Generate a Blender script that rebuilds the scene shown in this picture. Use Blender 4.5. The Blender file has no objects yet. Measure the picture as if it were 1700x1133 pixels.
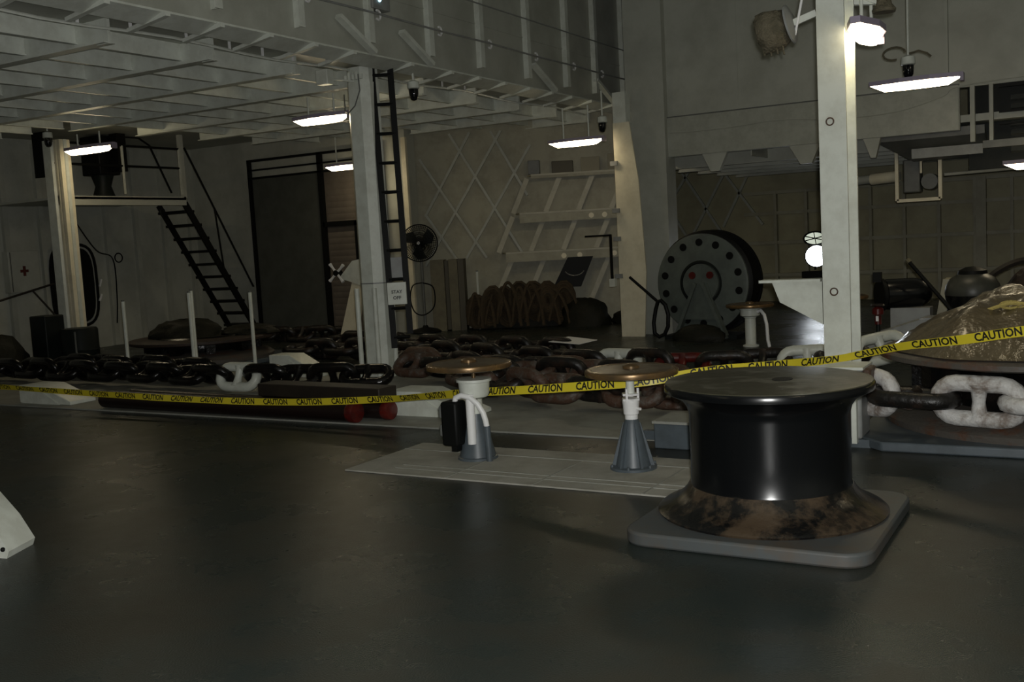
import bpy, math, random
from mathutils import Vector, Matrix, Euler
random.seed(7)
PI = math.pi
C = bpy.context.scene.collection
V = Vector

# ------------------------------------------------------------------ camera, world, lights, exposure
cam_d = bpy.data.cameras.new('camera')
cam_d.sensor_width = 36.0
cam_d.lens = 36.0
cam_d.clip_start = 0.05
cam = bpy.data.objects.new('camera', cam_d)
C.objects.link(cam)
YAW, PITCH, ROLL = math.radians(30.4), math.atan(166.5 / 1700), 0.055
_f = V((-math.sin(YAW), math.cos(YAW), 0)); _r = V((math.cos(YAW), math.sin(YAW), 0)); _u = V((0, 0, 1))
fw = _f * math.cos(PITCH) - _u * math.sin(PITCH)
up0 = _u * math.cos(PITCH) + _f * math.sin(PITCH)
rt = _r * math.cos(ROLL) - up0 * math.sin(ROLL)
up = up0 * math.cos(ROLL) + _r * math.sin(ROLL)
cam.matrix_world = Matrix(((rt.x, up.x, -fw.x, 0), (rt.y, up.y, -fw.y, 0), (rt.z, up.z, -fw.z, 1.65), (0, 0, 0, 1)))
bpy.context.scene.camera = cam

W = bpy.data.worlds.new('world')
bpy.context.scene.world = W
W.use_nodes = True
bg = W.node_tree.nodes['Background']
bg.inputs[0].default_value = (0.75, 0.85, 0.80, 1)
bg.inputs[1].default_value = 0.010

def lamp(name, kind, loc, energy, color, size=0.05, rot=(0, 0, 0)):
    d = bpy.data.lights.new(name, kind)
    d.energy = energy; d.color = color
    if kind == 'AREA': d.size = size
    else: d.shadow_soft_size = size
    o = bpy.data.objects.new(name, d); C.objects.link(o)
    o.location = loc; o.rotation_euler = rot
    return o
lamp('camera_flash', 'POINT', (0.04, 0.02, 1.72), 860, (1.0, 1.0, 0.97), 0.03)
TUBE = 17.0           # strength of the fluorescent diffusers
GLOBE = 18.0

sc = bpy.context.scene
sc.view_settings.view_transform = 'Standard'
sc.view_settings.look = 'None'
sc.view_settings.gamma = 1
sc.view_settings.use_curve_mapping = False
sc.view_settings.exposure = 0.0

# ------------------------------------------------------------------ materials
def mat(name, col, rough=0.5, metal=0.0, col2=None, scale=3.0, lo=0.42, hi=0.62, bump=0.0, bscale=40.0,
        coat=0.0, emit=0.0, bdist=.02, rvar=0.0, spec=0.5, stretch=None, detail=5.0):
    m = bpy.data.materials.new(name); m.use_nodes = True
    nt = m.node_tree; b = nt.nodes['Principled BSDF']
    b.inputs['Base Color'].default_value = (*col, 1)
    b.inputs['Roughness'].default_value = rough
    b.inputs['Metallic'].default_value = metal
    b.inputs['Specular IOR Level'].default_value = spec
    if coat: b.inputs['Coat Weight'].default_value = coat; b.inputs['Coat Roughness'].default_value = 0.12
    if emit:
        b.inputs['Emission Color'].default_value = (*col, 1); b.inputs['Emission Strength'].default_value = emit
    tc = nt.nodes.new('ShaderNodeTexCoord')
    src = tc.outputs['Object']
    if stretch:
        mp = nt.nodes.new('ShaderNodeMapping'); mp.inputs['Scale'].default_value = stretch
        nt.links.new(src, mp.inputs['Vector']); src = mp.outputs['Vector']
    if col2 or rvar:
        n = nt.nodes.new('ShaderNodeTexNoise'); n.inputs['Scale'].default_value = scale
        n.inputs['Detail'].default_value = detail; n.inputs['Roughness'].default_value = 0.65
        nt.links.new(src, n.inputs['Vector'])
        r = nt.nodes.new('ShaderNodeValToRGB')
        r.color_ramp.elements[0].position = lo; r.color_ramp.elements[1].position = hi
        r.color_ramp.elements[0].color = (*col, 1); r.color_ramp.elements[1].color = (*(col2 or col), 1)
        nt.links.new(n.outputs['Fac'], r.inputs['Fac'])
        nt.links.new(r.outputs['Color'], b.inputs['Base Color'])
        if rvar:
            mr = nt.nodes.new('ShaderNodeMapRange')
            mr.inputs['From Min'].default_value = 0.3; mr.inputs['From Max'].default_value = 0.7
            mr.inputs['To Min'].default_value = max(rough - rvar, 0.03); mr.inputs['To Max'].default_value = rough + rvar
            nt.links.new(n.outputs['Fac'], mr.inputs['Value']); nt.links.new(mr.outputs['Result'], b.inputs['Roughness'])
    if bump:
        n2 = nt.nodes.new('ShaderNodeTexNoise'); n2.inputs['Scale'].default_value = bscale; n2.inputs['Detail'].default_value = 4
        nt.links.new(src, n2.inputs['Vector'])
        bp = nt.nodes.new('ShaderNodeBump'); bp.inputs['Strength'].default_value = bump; bp.inputs['Distance'].default_value = bdist
        nt.links.new(n2.outputs['Fac'], bp.inputs['Height']); nt.links.new(bp.outputs['Normal'], b.inputs['Normal'])
    return m

M = {}
M['wall'] = mat('wall_paint', (.46, .47, .41), .5, col2=(.38, .385, .33), scale=1.3, bump=.25, bscale=6)
M['hull'] = mat('hull_paint', (.36, .345, .255), .5, col2=(.28, .265, .19), scale=2.0, bump=.3, bscale=8)
M['lattice'] = mat('lattice_paint', (.42, .43, .37), .4, col2=(.36, .365, .31), scale=6)
M['hullshade'] = mat('hull_paint_shade', (.37, .345, .22), .55, col2=(.31, .285, .18), scale=2)  # hull paint copy in a shaded tone for the bow wall recesses
M['hulllit'] = mat('hull_paint_lit', (.46, .44, .34), .45, col2=(.38, .36, .27), scale=3)  # lighter hull paint copy; lamplight on the frames is put into the colour
M['white'] = mat('white_gloss_paint', (.70, .73, .66), .38, col2=(.60, .62, .55), scale=5)
M['cream'] = mat('cream_paint', (.80, .74, .56), .45, col2=(.70, .64, .47), scale=4)
M['pure'] = mat('bright_white_paint', (.85, .85, .84), .35)
M['dirtywhite'] = mat('worn_white_paint', (.58, .57, .55), .5, col2=(.24, .20, .17), scale=8, lo=.48, hi=.66, bump=.5, bscale=30)
M['floor'] = mat('deck_paint', (.025, .032, .029), .29, col2=(.034, .034, .027), scale=1.1, rvar=.09, bump=.12, bscale=120, spec=.15)
M['pad'] = mat('grey_deck_plate', (.31, .315, .28), .55, col2=(.24, .24, .205), scale=2.5, bump=.2, bscale=90)
M['grate'] = mat('nonskid_panel', (.40, .39, .34), .6, col2=(.30, .29, .245), scale=3, bump=.4, bscale=220)
M['bluegrey'] = mat('blue_grey_paint', (.085, .105, .12), .42, col2=(.07, .085, .095), scale=7)
M['bluetop'] = mat('dusty_blue_grey_paint', (.068, .076, .077), .5, col2=(.085, .066, .048), scale=4, lo=.45, hi=.75)
M['black'] = mat('black_gloss_paint', (.004, .0045, .005), .22, spec=.5)
M['blackrust'] = mat('black_paint_worn_to_rust', (.005, .005, .005), .26, col2=(.060, .042, .026), scale=5.5, lo=.46, hi=.60, bump=.2, bscale=25, detail=8)
M['rusttop'] = mat('dusty_worn_steel', (.046, .043, .027), .42, col2=(.15, .145, .115), scale=3.0, lo=.50, hi=.62, bump=.15, bscale=20, rvar=.06, spec=.35)
M['rust'] = mat('rusty_steel', (.035, .019, .012), .6, col2=(.018, .012, .009), scale=8, bump=.5, bscale=30)
M['rustgrey'] = mat('rust_stained_grey', (.09, .08, .068), .55, col2=(.12, .05, .025), scale=4, lo=.5, hi=.68, bump=.3, bscale=25)
M['rustlink'] = mat('chain_rust', (.080, .042, .026), .55, col2=(.11, .095, .08), scale=9, lo=.5, hi=.66, bump=.5, bscale=35)
M['darklink'] = mat('chain_black', (.004, .0045, .0045), .2, spec=.35, col2=(.009, .007, .006), scale=8, bump=.2, bscale=30)
M['dimlink'] = mat('chain_dark_rust', (.010, .009, .008), .4, col2=(.032, .019, .013), scale=6, lo=.5, hi=.68, bump=.3, bscale=30)
M['red'] = mat('red_paint', (.12, .012, .008), .32, col2=(.06, .007, .006), scale=8)
M['darkred'] = mat('dark_oxide_red', (.012, .006, .005), .4)
M['black2'] = mat('black_satin', (.006, .0065, .006), .5, spec=.15)
M['darkgreen'] = mat('dark_green_grey', (.007, .010, .0085), .5, spec=.2, col2=(.011, .014, .012), scale=4)
M['greygreen'] = mat('grey_green_paint', (.11, .13, .115), .45, col2=(.085, .10, .09), scale=5)
M['grey'] = mat('grey_paint', (.30, .31, .30), .45, col2=(.24, .245, .235), scale=4)
M['midgrey'] = mat('mid_grey_paint', (.14, .145, .135), .45, col2=(.11, .115, .105), scale=4)
M['brass'] = mat('tarnished_brass', (.24, .145, .06), .3, metal=.55, col2=(.14, .095, .05), scale=6, rvar=.06)
M['brassdisc'] = mat('brown_disc', (.115, .085, .05), .33, col2=(.08, .05, .03), scale=5, rvar=.08)
M['plastic'] = mat('brown_plastic_wrap', (.125, .10, .058), .28, col2=(.085, .066, .036), scale=3, coat=.35, bump=.6, bscale=7, detail=8, bdist=.075)
M['tarp'] = mat('dark_tarp', (.011, .012, .008), .6, spec=.2, col2=(.017, .016, .010), scale=4, bump=.7, bscale=12)
M['yellow'] = mat('yellow_tape', (.72, .60, .035), .35)
M['ink'] = mat('black_ink', (.008, .008, .008), .5)
M['rope'] = mat('brown_rope', (.075, .050, .026), .85, col2=(.05, .038, .022), scale=18, bump=.8, bscale=120)
M['ropelight'] = mat('yellow_rope', (.42, .34, .10), .8, bump=.6, bscale=100)
M['tan'] = mat('tan_board', (.17, .15, .09), .6, col2=(.13, .115, .07), scale=6)
M['tan2'] = mat('dark_tan_board', (.085, .075, .05), .6)
M['burlap'] = mat('burlap_wrap', (.15, .13, .085), .85, col2=(.09, .08, .05), scale=14, bump=.8, bscale=60)
M['timber'] = mat('dark_timber', (.022, .016, .010), .6, col2=(.014, .010, .007), scale=5)
M['panel'] = mat('dark_panel', (.075, .08, .07), .6, col2=(.06, .064, .055), scale=3)
M['brownpanel'] = mat('brown_louvre', (.135, .115, .095), .6, col2=(.11, .092, .075), scale=4)
M['tubelit'] = mat('lit_diffuser', (1.0, .84, .55), .4, emit=TUBE)
M['tubeend'] = mat('dim_diffuser_end', (1.0, .72, .36), .4, emit=TUBE * .16)
M['globelit'] = mat('lit_flood_lens', (.88, .94, 1.0), .3, emit=GLOBE)
M['dimglobe'] = mat('dim_lamp_lens', (.80, .88, .72), .3, emit=.55)
M['lilac'] = mat('grey_lilac_housing', (.30, .26, .34), .4)
M['led'] = mat('lit_indicator', (.55, .85, 1.0), .3, emit=1.6)
M['chrome'] = mat('bright_steel', (.75, .76, .78), .2, metal=.9)
M['glass'] = mat('smoked_dome', (.006, .006, .007), .08)
M['dimgrey'] = mat('dull_dark_grey', (.060, .062, .052), .4, col2=(.045, .046, .038), scale=6)
M['sky'] = mat('blue_grey_dark', (.03, .042, .05), .5)
M['box'] = mat('grey_cardboard', (.30, .28, .21), .7)

# ------------------------------------------------------------------ mesh builder
class MB:
    def __init__(s): s.v = []; s.f = []; s.flat = False
    def add(s, vs, fs):
        o = len(s.v); s.v += [V(p) for p in vs]; s.f += [tuple(i + o for i in f) for f in fs]; return s
    def box(s, x0, y0, z0, x1, y1, z1):
        return s.add([(x0,y0,z0),(x1,y0,z0),(x1,y1,z0),(x0,y1,z0),(x0,y0,z1),(x1,y0,z1),(x1,y1,z1),(x0,y1,z1)],
                     [(0,3,2,1),(4,5,6,7),(0,1,5,4),(1,2,6,5),(2,3,7,6),(3,0,4,7)])
    def bar(s, a, b, w, h, up=(0, 0, 1)):
        a = V(a); b = V(b); d = (b - a).normalized(); u = V(up)
        if abs(d.dot(u)) > .98: u = V((0, 1, 0))
        x = d.cross(u).normalized() * w / 2; y = x.cross(d).normalized() * h / 2
        return s.add([a-x-y, a+x-y, a+x+y, a-x+y, b-x-y, b+x-y, b+x+y, b-x+y],
                     [(0,3,2,1),(4,5,6,7),(0,1,5,4),(1,2,6,5),(2,3,7,6),(3,0,4,7)])
    def prism(s, poly, vec):
        n = len(poly); vec = V(vec); P = [V(p) for p in poly]
        return s.add(P + [p + vec for p in P], [tuple(range(n-1, -1, -1)), tuple(range(n, 2*n))] +
                     [(i, (i+1) % n, n + (i+1) % n, n + i) for i in range(n)])
    def tube(s, pts, r, seg=8, closed=False):
        P = [V(p) for p in pts]; n = len(P); rs = r if isinstance(r, (list, tuple)) else [r] * n
        vs = []; fs = []; prev = None
        for i in range(n):
            if closed: d = P[(i+1) % n] - P[i-1]
            else: d = P[min(i+1, n-1)] - P[max(i-1, 0)]
            d = d.normalized() if d.length > 1e-9 else V((0, 0, 1))
            if prev is None:
                u = V((0, 0, 1)) if abs(d.z) < .9 else V((1, 0, 0))
                x = d.cross(u).normalized()
            else:
                x = prev - d * prev.dot(d)
                x = x.normalized() if x.length > 1e-6 else d.orthogonal().normalized()
            prev = x; y = d.cross(x)
            for k in range(seg):
                a = 2*PI*k/seg; vs.append(P[i] + (x*math.cos(a) + y*math.sin(a)) * rs[i])
        m = n if closed else n - 1
        for i in range(m):
            j = (i+1) % n
            for k in range(seg):
                l = (k+1) % seg
                fs.append((i*seg+k, i*seg+l, j*seg+l, j*seg+k))
        if not closed:
            fs.append(tuple(range(seg-1, -1, -1))); fs.append(tuple((n-1)*seg + k for k in range(seg)))
        return s.add(vs, fs)
    def lathe(s, prof, seg=32, c=(0, 0, 0), axis=(0, 0, 1)):
        R = V((0, 0, 1)).rotation_difference(V(axis)).to_matrix(); c = V(c)
        vs = []; fs = []; n = len(prof)
        for (r, z) in prof:
            for k in range(seg):
                a = 2*PI*k/seg; vs.append(c + R @ V((r*math.cos(a), r*math.sin(a), z)))
        for i in range(n-1):
            for k in range(seg):
                l = (k+1) % seg; fs.append((i*seg+k, i*seg+l, (i+1)*seg+l, (i+1)*seg+k))
        fs.append(tuple(range(seg-1, -1, -1))); fs.append(tuple((n-1)*seg + k for k in range(seg)))
        return s.add(vs, fs)
    def cyl(s, a, b, r, seg=12, r2=None): return s.tube([a, b], [r, r if r2 is None else r2], seg)
    def ball(s, c, r, seg=12, sq=1.0):
        prof = [(max(r*math.sin(PI*i/8), 1e-4), -r*sq*math.cos(PI*i/8)) for i in range(9)]
        return s.lathe(prof, seg, c)

def cat_rom(P, n=8):
    out = []
    for i in range(len(P)-1):
        p0, p1, p2, p3 = P[max(i-1, 0)], P[i], P[i+1], P[min(i+2, len(P)-1)]
        for k in range(n):
            u = k/n
            out.append(.5*((2*p1) + (p2-p0)*u + (2*p0-5*p1+4*p2-p3)*u*u + (3*p1-p0-3*p2+p3)*u**3))
    return out + [P[-1]]

def origin_of(o):
    p = V((0, 0, 0))
    while o is not None: p += o.location; o = o.parent
    return p

def obj(name, mb, m, parent=None, bevel=0, smooth=40, org=None):
    me = bpy.data.meshes.new(name)
    o = bpy.data.objects.new(name, me); C.objects.link(o)
    if parent is not None:
        o.parent = parent; off = origin_of(parent)
    else:
        xs = [p.x for p in mb.v]; ys = [p.y for p in mb.v]; zs = [p.z for p in mb.v]
        off = V(org) if org else V(((min(xs)+max(xs))/2, (min(ys)+max(ys))/2, min(zs)))
        o.location = off
    me.from_pydata([tuple(p - off) for p in mb.v], [], mb.f)
    me.validate(); me.update()
    if smooth:
        me.polygons.foreach_set('use_smooth', [True] * len(me.polygons))
        me.set_sharp_from_angle(angle=math.radians(smooth))
    me.materials.append(M[m] if isinstance(m, str) else m)
    if bevel:
        b = o.modifiers.new('bevel', 'BEVEL'); b.width = bevel; b.segments = 2; b.limit_method = 'ANGLE'
    return o

def tag(o, label=None, cat=None, group=None, kind=None):
    if label: o['label'] = label
    if cat: o['category'] = cat
    if group: o['group'] = group
    if kind: o['kind'] = kind
    return o

def thing(name, label, cat, loc=(0, 0, 0), group=None):
    o = bpy.data.objects.new(name, None); C.objects.link(o); o.location = loc
    o.empty_display_size = .1
    return tag(o, label, cat, group)

def struct(name, mb, m, parent=None, **k):
    o = obj(name, mb, m, parent, **k)
    if parent is None: o['kind'] = 'structure'
    return o

def copy_tree(o, parent=None):
    c = o.copy(); C.objects.link(c)
    if parent is not None: c.parent = parent
    for ch in list(o.children): copy_tree(ch, c)
    return c

def clone(o, loc, label, rotz=None, group=None):
    c = copy_tree(o); c.location = loc; c['label'] = label
    if rotz is not None: c.rotation_euler.z = rotz
    if group: c['group'] = group
    return c

def like(src, parent, loc=None):
    c = src.copy(); C.objects.link(c); c.parent = parent
    if loc is not None: c.location = loc
    return c

# ================================================================== STRUCTURE
floor = struct('floor', MB().box(-20, -6, -.12, 9, 26, 0), 'floor', org=(0, 0, 0))
pad = obj('deck_plate', MB().box(-14.5, 7.47, .001, -2.9, 10.6, .016), 'pad', floor)
gp = MB().box(-4.95, 5.86, .001, -1.95, 6.88, .012)
gpo = obj('nonskid_panel', gp, 'grate', floor)
for yy in (6.02, 6.12, 6.62):
    obj('seam', MB().box(-4.95 if yy > 6.5 else -4.6, yy, .012, -1.95, yy + .012, .0165), 'pad', floor)
for xx in (-4.05, -3.35, -2.55):
    obj('seam', MB().box(xx, 5.86, .012, xx + .012, 6.6, .016), 'pad', floor)

# ---- upper wall over the mezzanine edge
wu = struct('wall_upper', MB().box(-7.72, -5, 3.93, -7.6, 19.5, 7.4), 'wall')
for i, y in enumerate((-.2, 1.3, 2.6, 3.9, 5.15, 6.4, 7.5, 8.7, 9.93, 11.18, 12.42, 13.76, 15.05, 16.12, 17.3)):
    mb = MB().box(-7.6, y - .012, 4.06, -7.50, y + .012, 7.3)
    mb.box(-7.51, y - .05, 4.06, -7.495, y + .05, 7.3)
    obj('stiffener', mb, 'white', wu)
for z in (4.66, 6.0):
    obj('seam', MB().box(-7.6, -5, z, -7.592, 19.5, z + .015), 'wall', wu)
obj('ledge', MB().prism([(-7.57, -5, 3.93), (-7.57, -5, 3.95), (-7.82, -5, 3.87), (-7.82, -5, 3.85)], (0, 24.5, 0)), 'white', wu)
src = None
for y in (4.1, 4.8, 5.5, 6.2, 6.87, 7.55, 8.24, 8.94, 9.61, 10.75, 11.66, 12.35, 13.06, 13.79, 14.5, 15.2, 15.93, 16.75):
    mb = MB().prism([(-7.52, y - .03, 3.935), (-8.06, y - .03, 3.85), (-8.06, y - .03, 3.815), (-7.52, y - .03, 3.89)], (0, .06, 0))
    if src is None: src = obj('bracket', mb, 'white', wu); sy = y
    else: like(src, wu, (0, y - sy, 0))
for (ya, yb) in ((9.35, 9.95), (10.55, 11.15), (13.9, 14.55), (16.1, 16.8)):
    mb = MB().bar((-7.52, ya, 4.28), (-7.5, yb, 3.95), .05, .09, up=(1, 0, 0))
    obj('knee_brace', mb, 'white', wu)

# ---- mezzanine underside: plating, deep beams, stringers between them
ce = struct('ceiling', MB().box(-17.4, -5, 3.985, -7.73, 19.5, 4.05), 'wall')
bys = (2.84, 4.17, 5.5, 6.83, 8.16, 9.46, 10.8, 12.1, 13.48, 14.8, 16.1, 17.4)
bm0 = {}
for y in bys:
    xl = -17.3 if y < 10.5 else (-14.2 if y < 15.5 else -11.4)
    mb = MB().box(xl, y - .01, 3.76, -8.3, y + .01, 3.985)
    mb.box(xl, y - .065, 3.75, -8.3, y + .065, 3.762)
    b = obj('beam', mb, 'white', ce)
    obj('end_plate', MB().box(-8.46, y - .018, 3.745, -8.298, y + .018, 3.99), 'white', b)
s0 = None
for bi in range(len(bys) - 1):
    y0, y1 = bys[bi], bys[bi+1]
    for k in range(11):
        x = -8.78 - .8 * k
        if y0 > 10.5 and x < -14.0: continue
        if y0 > 15.5 and x < -11.4: continue
        mb = MB().box(x - .008, y0 + .012, 3.815, x + .008, y1 - .012, 3.985)
        mb.box(x - .03, y0 + .012, 3.80, x + .03, y1 - .012, 3.815)
        obj('stringer', mb, 'white', ce)
# ---- outer left wall with stiffeners
wl = struct('wall_left', MB().box(-17.6, -5, 0, -17.2, 19.5, 7.2), 'wall')
s0 = None
for i in range(17):
    y = 5.0 + .72 * i
    mb = MB().box(-17.2, y - .05, 0.01, -17.12, y + .05, 3.9)
    if s0 is None: s0 = obj('stiffener', mb, 'wall', wl); y00 = y
    else: like(s0, wl, (0, y - y00, 0))
for z in (1.28, 2.5):
    obj('seam', MB().box(-17.2, -5, z, -17.185, 16, z + .02), 'wall', wl)

# ---- transverse wall with the big louvred door
wb = struct('wall_back', MB().box(-17.2, 16.0, 0, -11.5, 16.3, 7.2), 'wall')
obj('edge_strip', MB().box(-11.55, 15.94, 0, -11.45, 16.0, 3.7), 'cream', wb)
dr = struct('door_1', MB().box(-15.4, 15.93, .05, -12.0, 16.0, 3.22), 'brownpanel')
obj('dark_panel', MB().box(-15.35, 15.90, .06, -13.58, 15.93, 3.2), 'panel', dr)
n = 26
for i in range(n):
    z = .1 + i * 3.1 / n
    obj('slat', MB().prism([(-13.42, 15.93, z), (-13.42, 15.918, z + .06), (-13.42, 15.93, z + .115)], (1.38, 0, 0)), 'brownpanel', dr)
for (x0, x1, z0, z1) in ((-15.43, -15.37, 0, 3.6), (-13.56, -13.46, 0, 3.6), (-12.04, -11.98, 0, 3.6), (-15.43, -11.97, 3.555, 3.6),
                         (-15.43, -11.97, 3.37, 3.4), (-15.43, -11.97, 3.20, 3.24), (-13.5, -12.62, 2.12, 2.22), (-12.72, -12.62, 1.2, 2.2)):
    obj('frame_bar', MB().box(x0, 15.85, z0, x1, 15.93, z1), 'black2', dr)

# ---- hull side: lattice, stringers with lightening holes, canted frames
HA = V((-11.45, 16.48, 0)); HE = V((.907, .422, 0)).normalized(); HN = V((.422, -.907, 0)).normalized()
def hp(s, z, o=0.0): return HA + HE * s + HN * o + V((0, 0, z))
hl = 4.5
hw = struct('wall_hull', MB().prism([hp(-.2, 0), hp(hl, 0), hp(hl, 0, -.2), hp(-.2, 0, -.2)], (0, 0, 7.2)), 'hull')
for (s0_, z0_, s1_, z1_) in [(-.05, 3.3, 1.15, 1.35), (.55, 3.75, 1.85, 1.4), (1.35, 3.75, 2.0, 2.5), (.0, 2.2, .95, 3.75),
                             (-.05, 1.25, 1.55, 3.75), (.75, 1.35, 2.1, 3.45), (.0, 2.25, .6, 1.3)]:
    obj('lattice_bar', MB().bar(hp(s0_, z0_, .012), hp(s1_, z1_, .018), .045, .085, up=HN), 'lattice', hw)
for (z, sa) in ((2.84, 2.0), (2.13, 1.75), (1.40, 1.45)):
    st = obj('shelf_stringer', MB().prism([hp(sa, z), hp(hl - .1, z), hp(hl - .1, z, .34), hp(sa + .1, z, .34)], (0, 0, .03)), 'hulllit', hw)
    obj('web', MB().prism([hp(sa + .1, z, .33), hp(hl - .1, z, .33), hp(hl - .1, z, .31), hp(sa + .1, z, .31)], (0, 0, -.16 if z < 2.5 else -.05)), 'hull', st)
    if z < 2.5:
        for s_ in ((3.2, 3.45, 3.95) if z > 2 else (2.65, 2.95, 3.6)):
            hc = hp(s_, z - .085, .333)
            obj('lightening_hole', MB().cyl(hc, hc + HN * .006, .05, 12), 'cream', st)
for lev, (za, zb) in enumerate(((2.16, 2.80), (1.43, 2.10), (.05, 1.38))):
    for i in range(5 if lev < 2 else 4):
        sa = 1.72 + i * .62 - lev * .32
        dz = zb - za
        if sa + dz * .46 > hl - .1: continue
        mb = MB().bar(hp(sa, za, .1), hp(sa + dz * .46, zb, .1), .03, .2, up=HN)
        mb.bar(hp(sa, za, .2), hp(sa + dz * .46, zb, .2), .09, .015, up=HN)
        obj('canted_frame', mb, 'hulllit', hw)
# return of the hull behind the column, and the far bow wall
struct('wall_return', MB().prism([(-7.40, 18.35, 0), (-9.05, 22.6, 0), (-9.25, 22.6, 0), (-7.6, 18.3, 0)], (0, 0, 7.2)), 'hull')
wf = struct('wall_bow', MB().box(-9.3, 22.5, 0, 9, 22.7, 7.2), 'hullshade')
for z in (.55, 1.26, 1.9, 2.35):
    obj('stringer', MB().box(-7.0, 22.38, z, 9, 22.5, z + .07), 'hull', wf)
s0 = None
for i in range(13):
    x = -6.3 + i * .665
    mb = MB().box(x - .03, 22.36, .05, x + .03, 22.5, 2.4)
    if s0 is None: s0 = obj('frame', mb, 'hull', wf); x00 = x
    else: like(s0, wf, (x - x00, 0, 0))
obj('frame', MB().box(-2.28, 22.3, .05, -2.1, 22.5, 2.4), 'hull', wf)
for (a, b) in (((-8.9, 2.1), (-7.9, 3.5)), ((-8.2, 1.6), (-7.2, 3.3)), ((-7.5, 1.7), (-6.7, 3.2)), ((-8.7, 3.4), (-7.5, 1.5)), ((-7.8, 3.4), (-6.6, 1.7)), ((-8.9, 2.4), (-8.3, 1.4))):
    obj('lattice_bar', MB().bar((a[0], 22.48, a[1]), (b[0], 22.48, b[1]), .05, .11, up=(0, 1, 0)), 'lattice', wf)

# ---- upper bulkhead on the right with tapered tabs along its lower edge
wr = struct('wall_bulkhead', MB().box(-6.2, 15.7, 2.84, -1.8, 15.8, 7.4), 'wall')
wr2 = obj('upper_plate', MB().box(-1.8, 15.7, 3.42, 9, 15.8, 7.4), 'wall', wr)
for (xa, xb, xc, xd) in ((-5.55, -5.15, -5.28, -5.42), (-4.18, -3.72, -3.85, -4.02), (-3.1, -2.86, -2.93, -3.0)):
    obj('tab', MB().prism([(xa, 15.7, 2.84), (xb, 15.7, 2.84), (xc, 15.7, 2.56), (xd, 15.7, 2.56)], (0, .1, 0)), 'wall', wr)
obj('lower_plate', MB().box(-6.1, 15.66, 2.845, -1.81, 15.70, 3.455), 'lattice', wr)
obj('seam', MB().box(-6.1, 15.655, 3.455, -1.8, 15.7, 3.475), 'midgrey', wr)
for x in (-4.95, -3.3):
    obj('seam', MB().box(x, 15.69, 3.48, x + .015, 15.7, 7.4), 'wall', wr)
obj('edge_flange', MB().box(-1.97, 15.6, 3.45, -1.93, 15.7, 7.4), 'wall', wr)
obj('post', MB().box(-1.66, 15.62, 2.66, -1.60, 15.72, 3.42), 'wall', wr)
obj('post', MB().box(-1.42, 15.62, 2.66, -1.37, 15.72, 3.42), 'wall', wr)
obj('sill', MB().box(-1.5, 15.62, 2.56, 4, 15.75, 2.66), 'midgrey', wr)
for (z, t) in ((3.36, .05), (3.02, .03), (2.86, .025)):
    obj('dark_rail', MB().box(-1.3, 15.64, z, 4, 15.68, z + t), 'black2', wr)
obj('dark_back_plate', MB().box(-1.75, 16.3, 2.3, 4, 16.35, 3.5), 'darkgreen', wr)
for i in range(7):
    z = 2.5 + i * .12
    obj('slat', MB().prism([(-1.2, 16.3, z), (-1.2, 16.22, z + .02), (-1.2, 16.3, z + .09)], (5, 0, 0)), 'midgrey', wr)
# low deck beyond the bulkhead
cr = struct('ceiling.001', MB().box(-6.75, 15.8, 2.95, 9, 22.5, 3.05), 'wall')
for y in (16.7, 17.7, 18.7, 19.8, 21.0):
    mb = MB().box(-6.7, y - .01, 2.72, 9, y + .01, 2.95); mb.box(-6.7, y - .05, 2.70, 9, y + .05, 2.72)
    obj('beam', mb, 'wall', cr)
for x in (-6.4, -4.8, -3.4):
    mb = MB().box(x - .01, 15.82, 2.76, x + .01, 22.4, 2.95)
    obj('stringer', mb, 'wall', cr)
# column at the corner of the bulkhead
wc = struct('wall_corner', MB().box(-6.75, 15.55, 0, -6.1, 15.95, 7.4), 'wall')
for z in (1.15, 1.75, 2.6):
    obj('seam', MB().box(-6.75, 15.54, z, -6.1, 15.55, z + .015), 'wall', wc)
# high overhead and starboard side, closing the hall
struct('ceiling.002', MB().box(-7.6, -6, 7.2, 9, 15.7, 7.4), 'wall')
struct('wall_right', MB().box(8.6, -6, 0, 9, 22.5, 7.4), 'wall')

# ================================================================== PILLARS
def octo(cx, cy, w, d, ch, z0, z1):
    x, y = w/2, d/2
    p = [(-x+ch,-y),(x-ch,-y),(x,-y+ch),(x,y-ch),(x-ch,y),(-x+ch,y),(-x,y-ch),(-x,-y+ch)]
    return MB().prism([(cx+a, cy+b, z0) for a, b in p], (0, 0, z1 - z0))
t = thing('pillar', 'white pillar carrying the black ladder under the mezzanine edge', 'pillar', (-8.13, 10.5, 0))
obj('shaft', octo(-8.13, 10.5, .36, .36, .09, .0, 3.72), 'white', t)
obj('capital', octo(-8.13, 10.5, .34, .34, .08, 3.72, 3.905), 'white', t)
obj('seam_band', octo(-8.13, 10.5, .368, .368, .09, 1.2, 1.215), 'grey', t)
for (dx, dy) in ((-.15, -.22), (.13, -.22), (.25, -.02)):
    obj('guard_pipe', MB().cyl((-8.13+dx, 10.5+dy, .0), (-8.13+dx, 10.5+dy, 1.15), .032, 10), 'white', t)
obj('foot_plate', MB().box(-8.33, 10.3, .016, -7.85, 10.72, .06), 'white', t)

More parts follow.
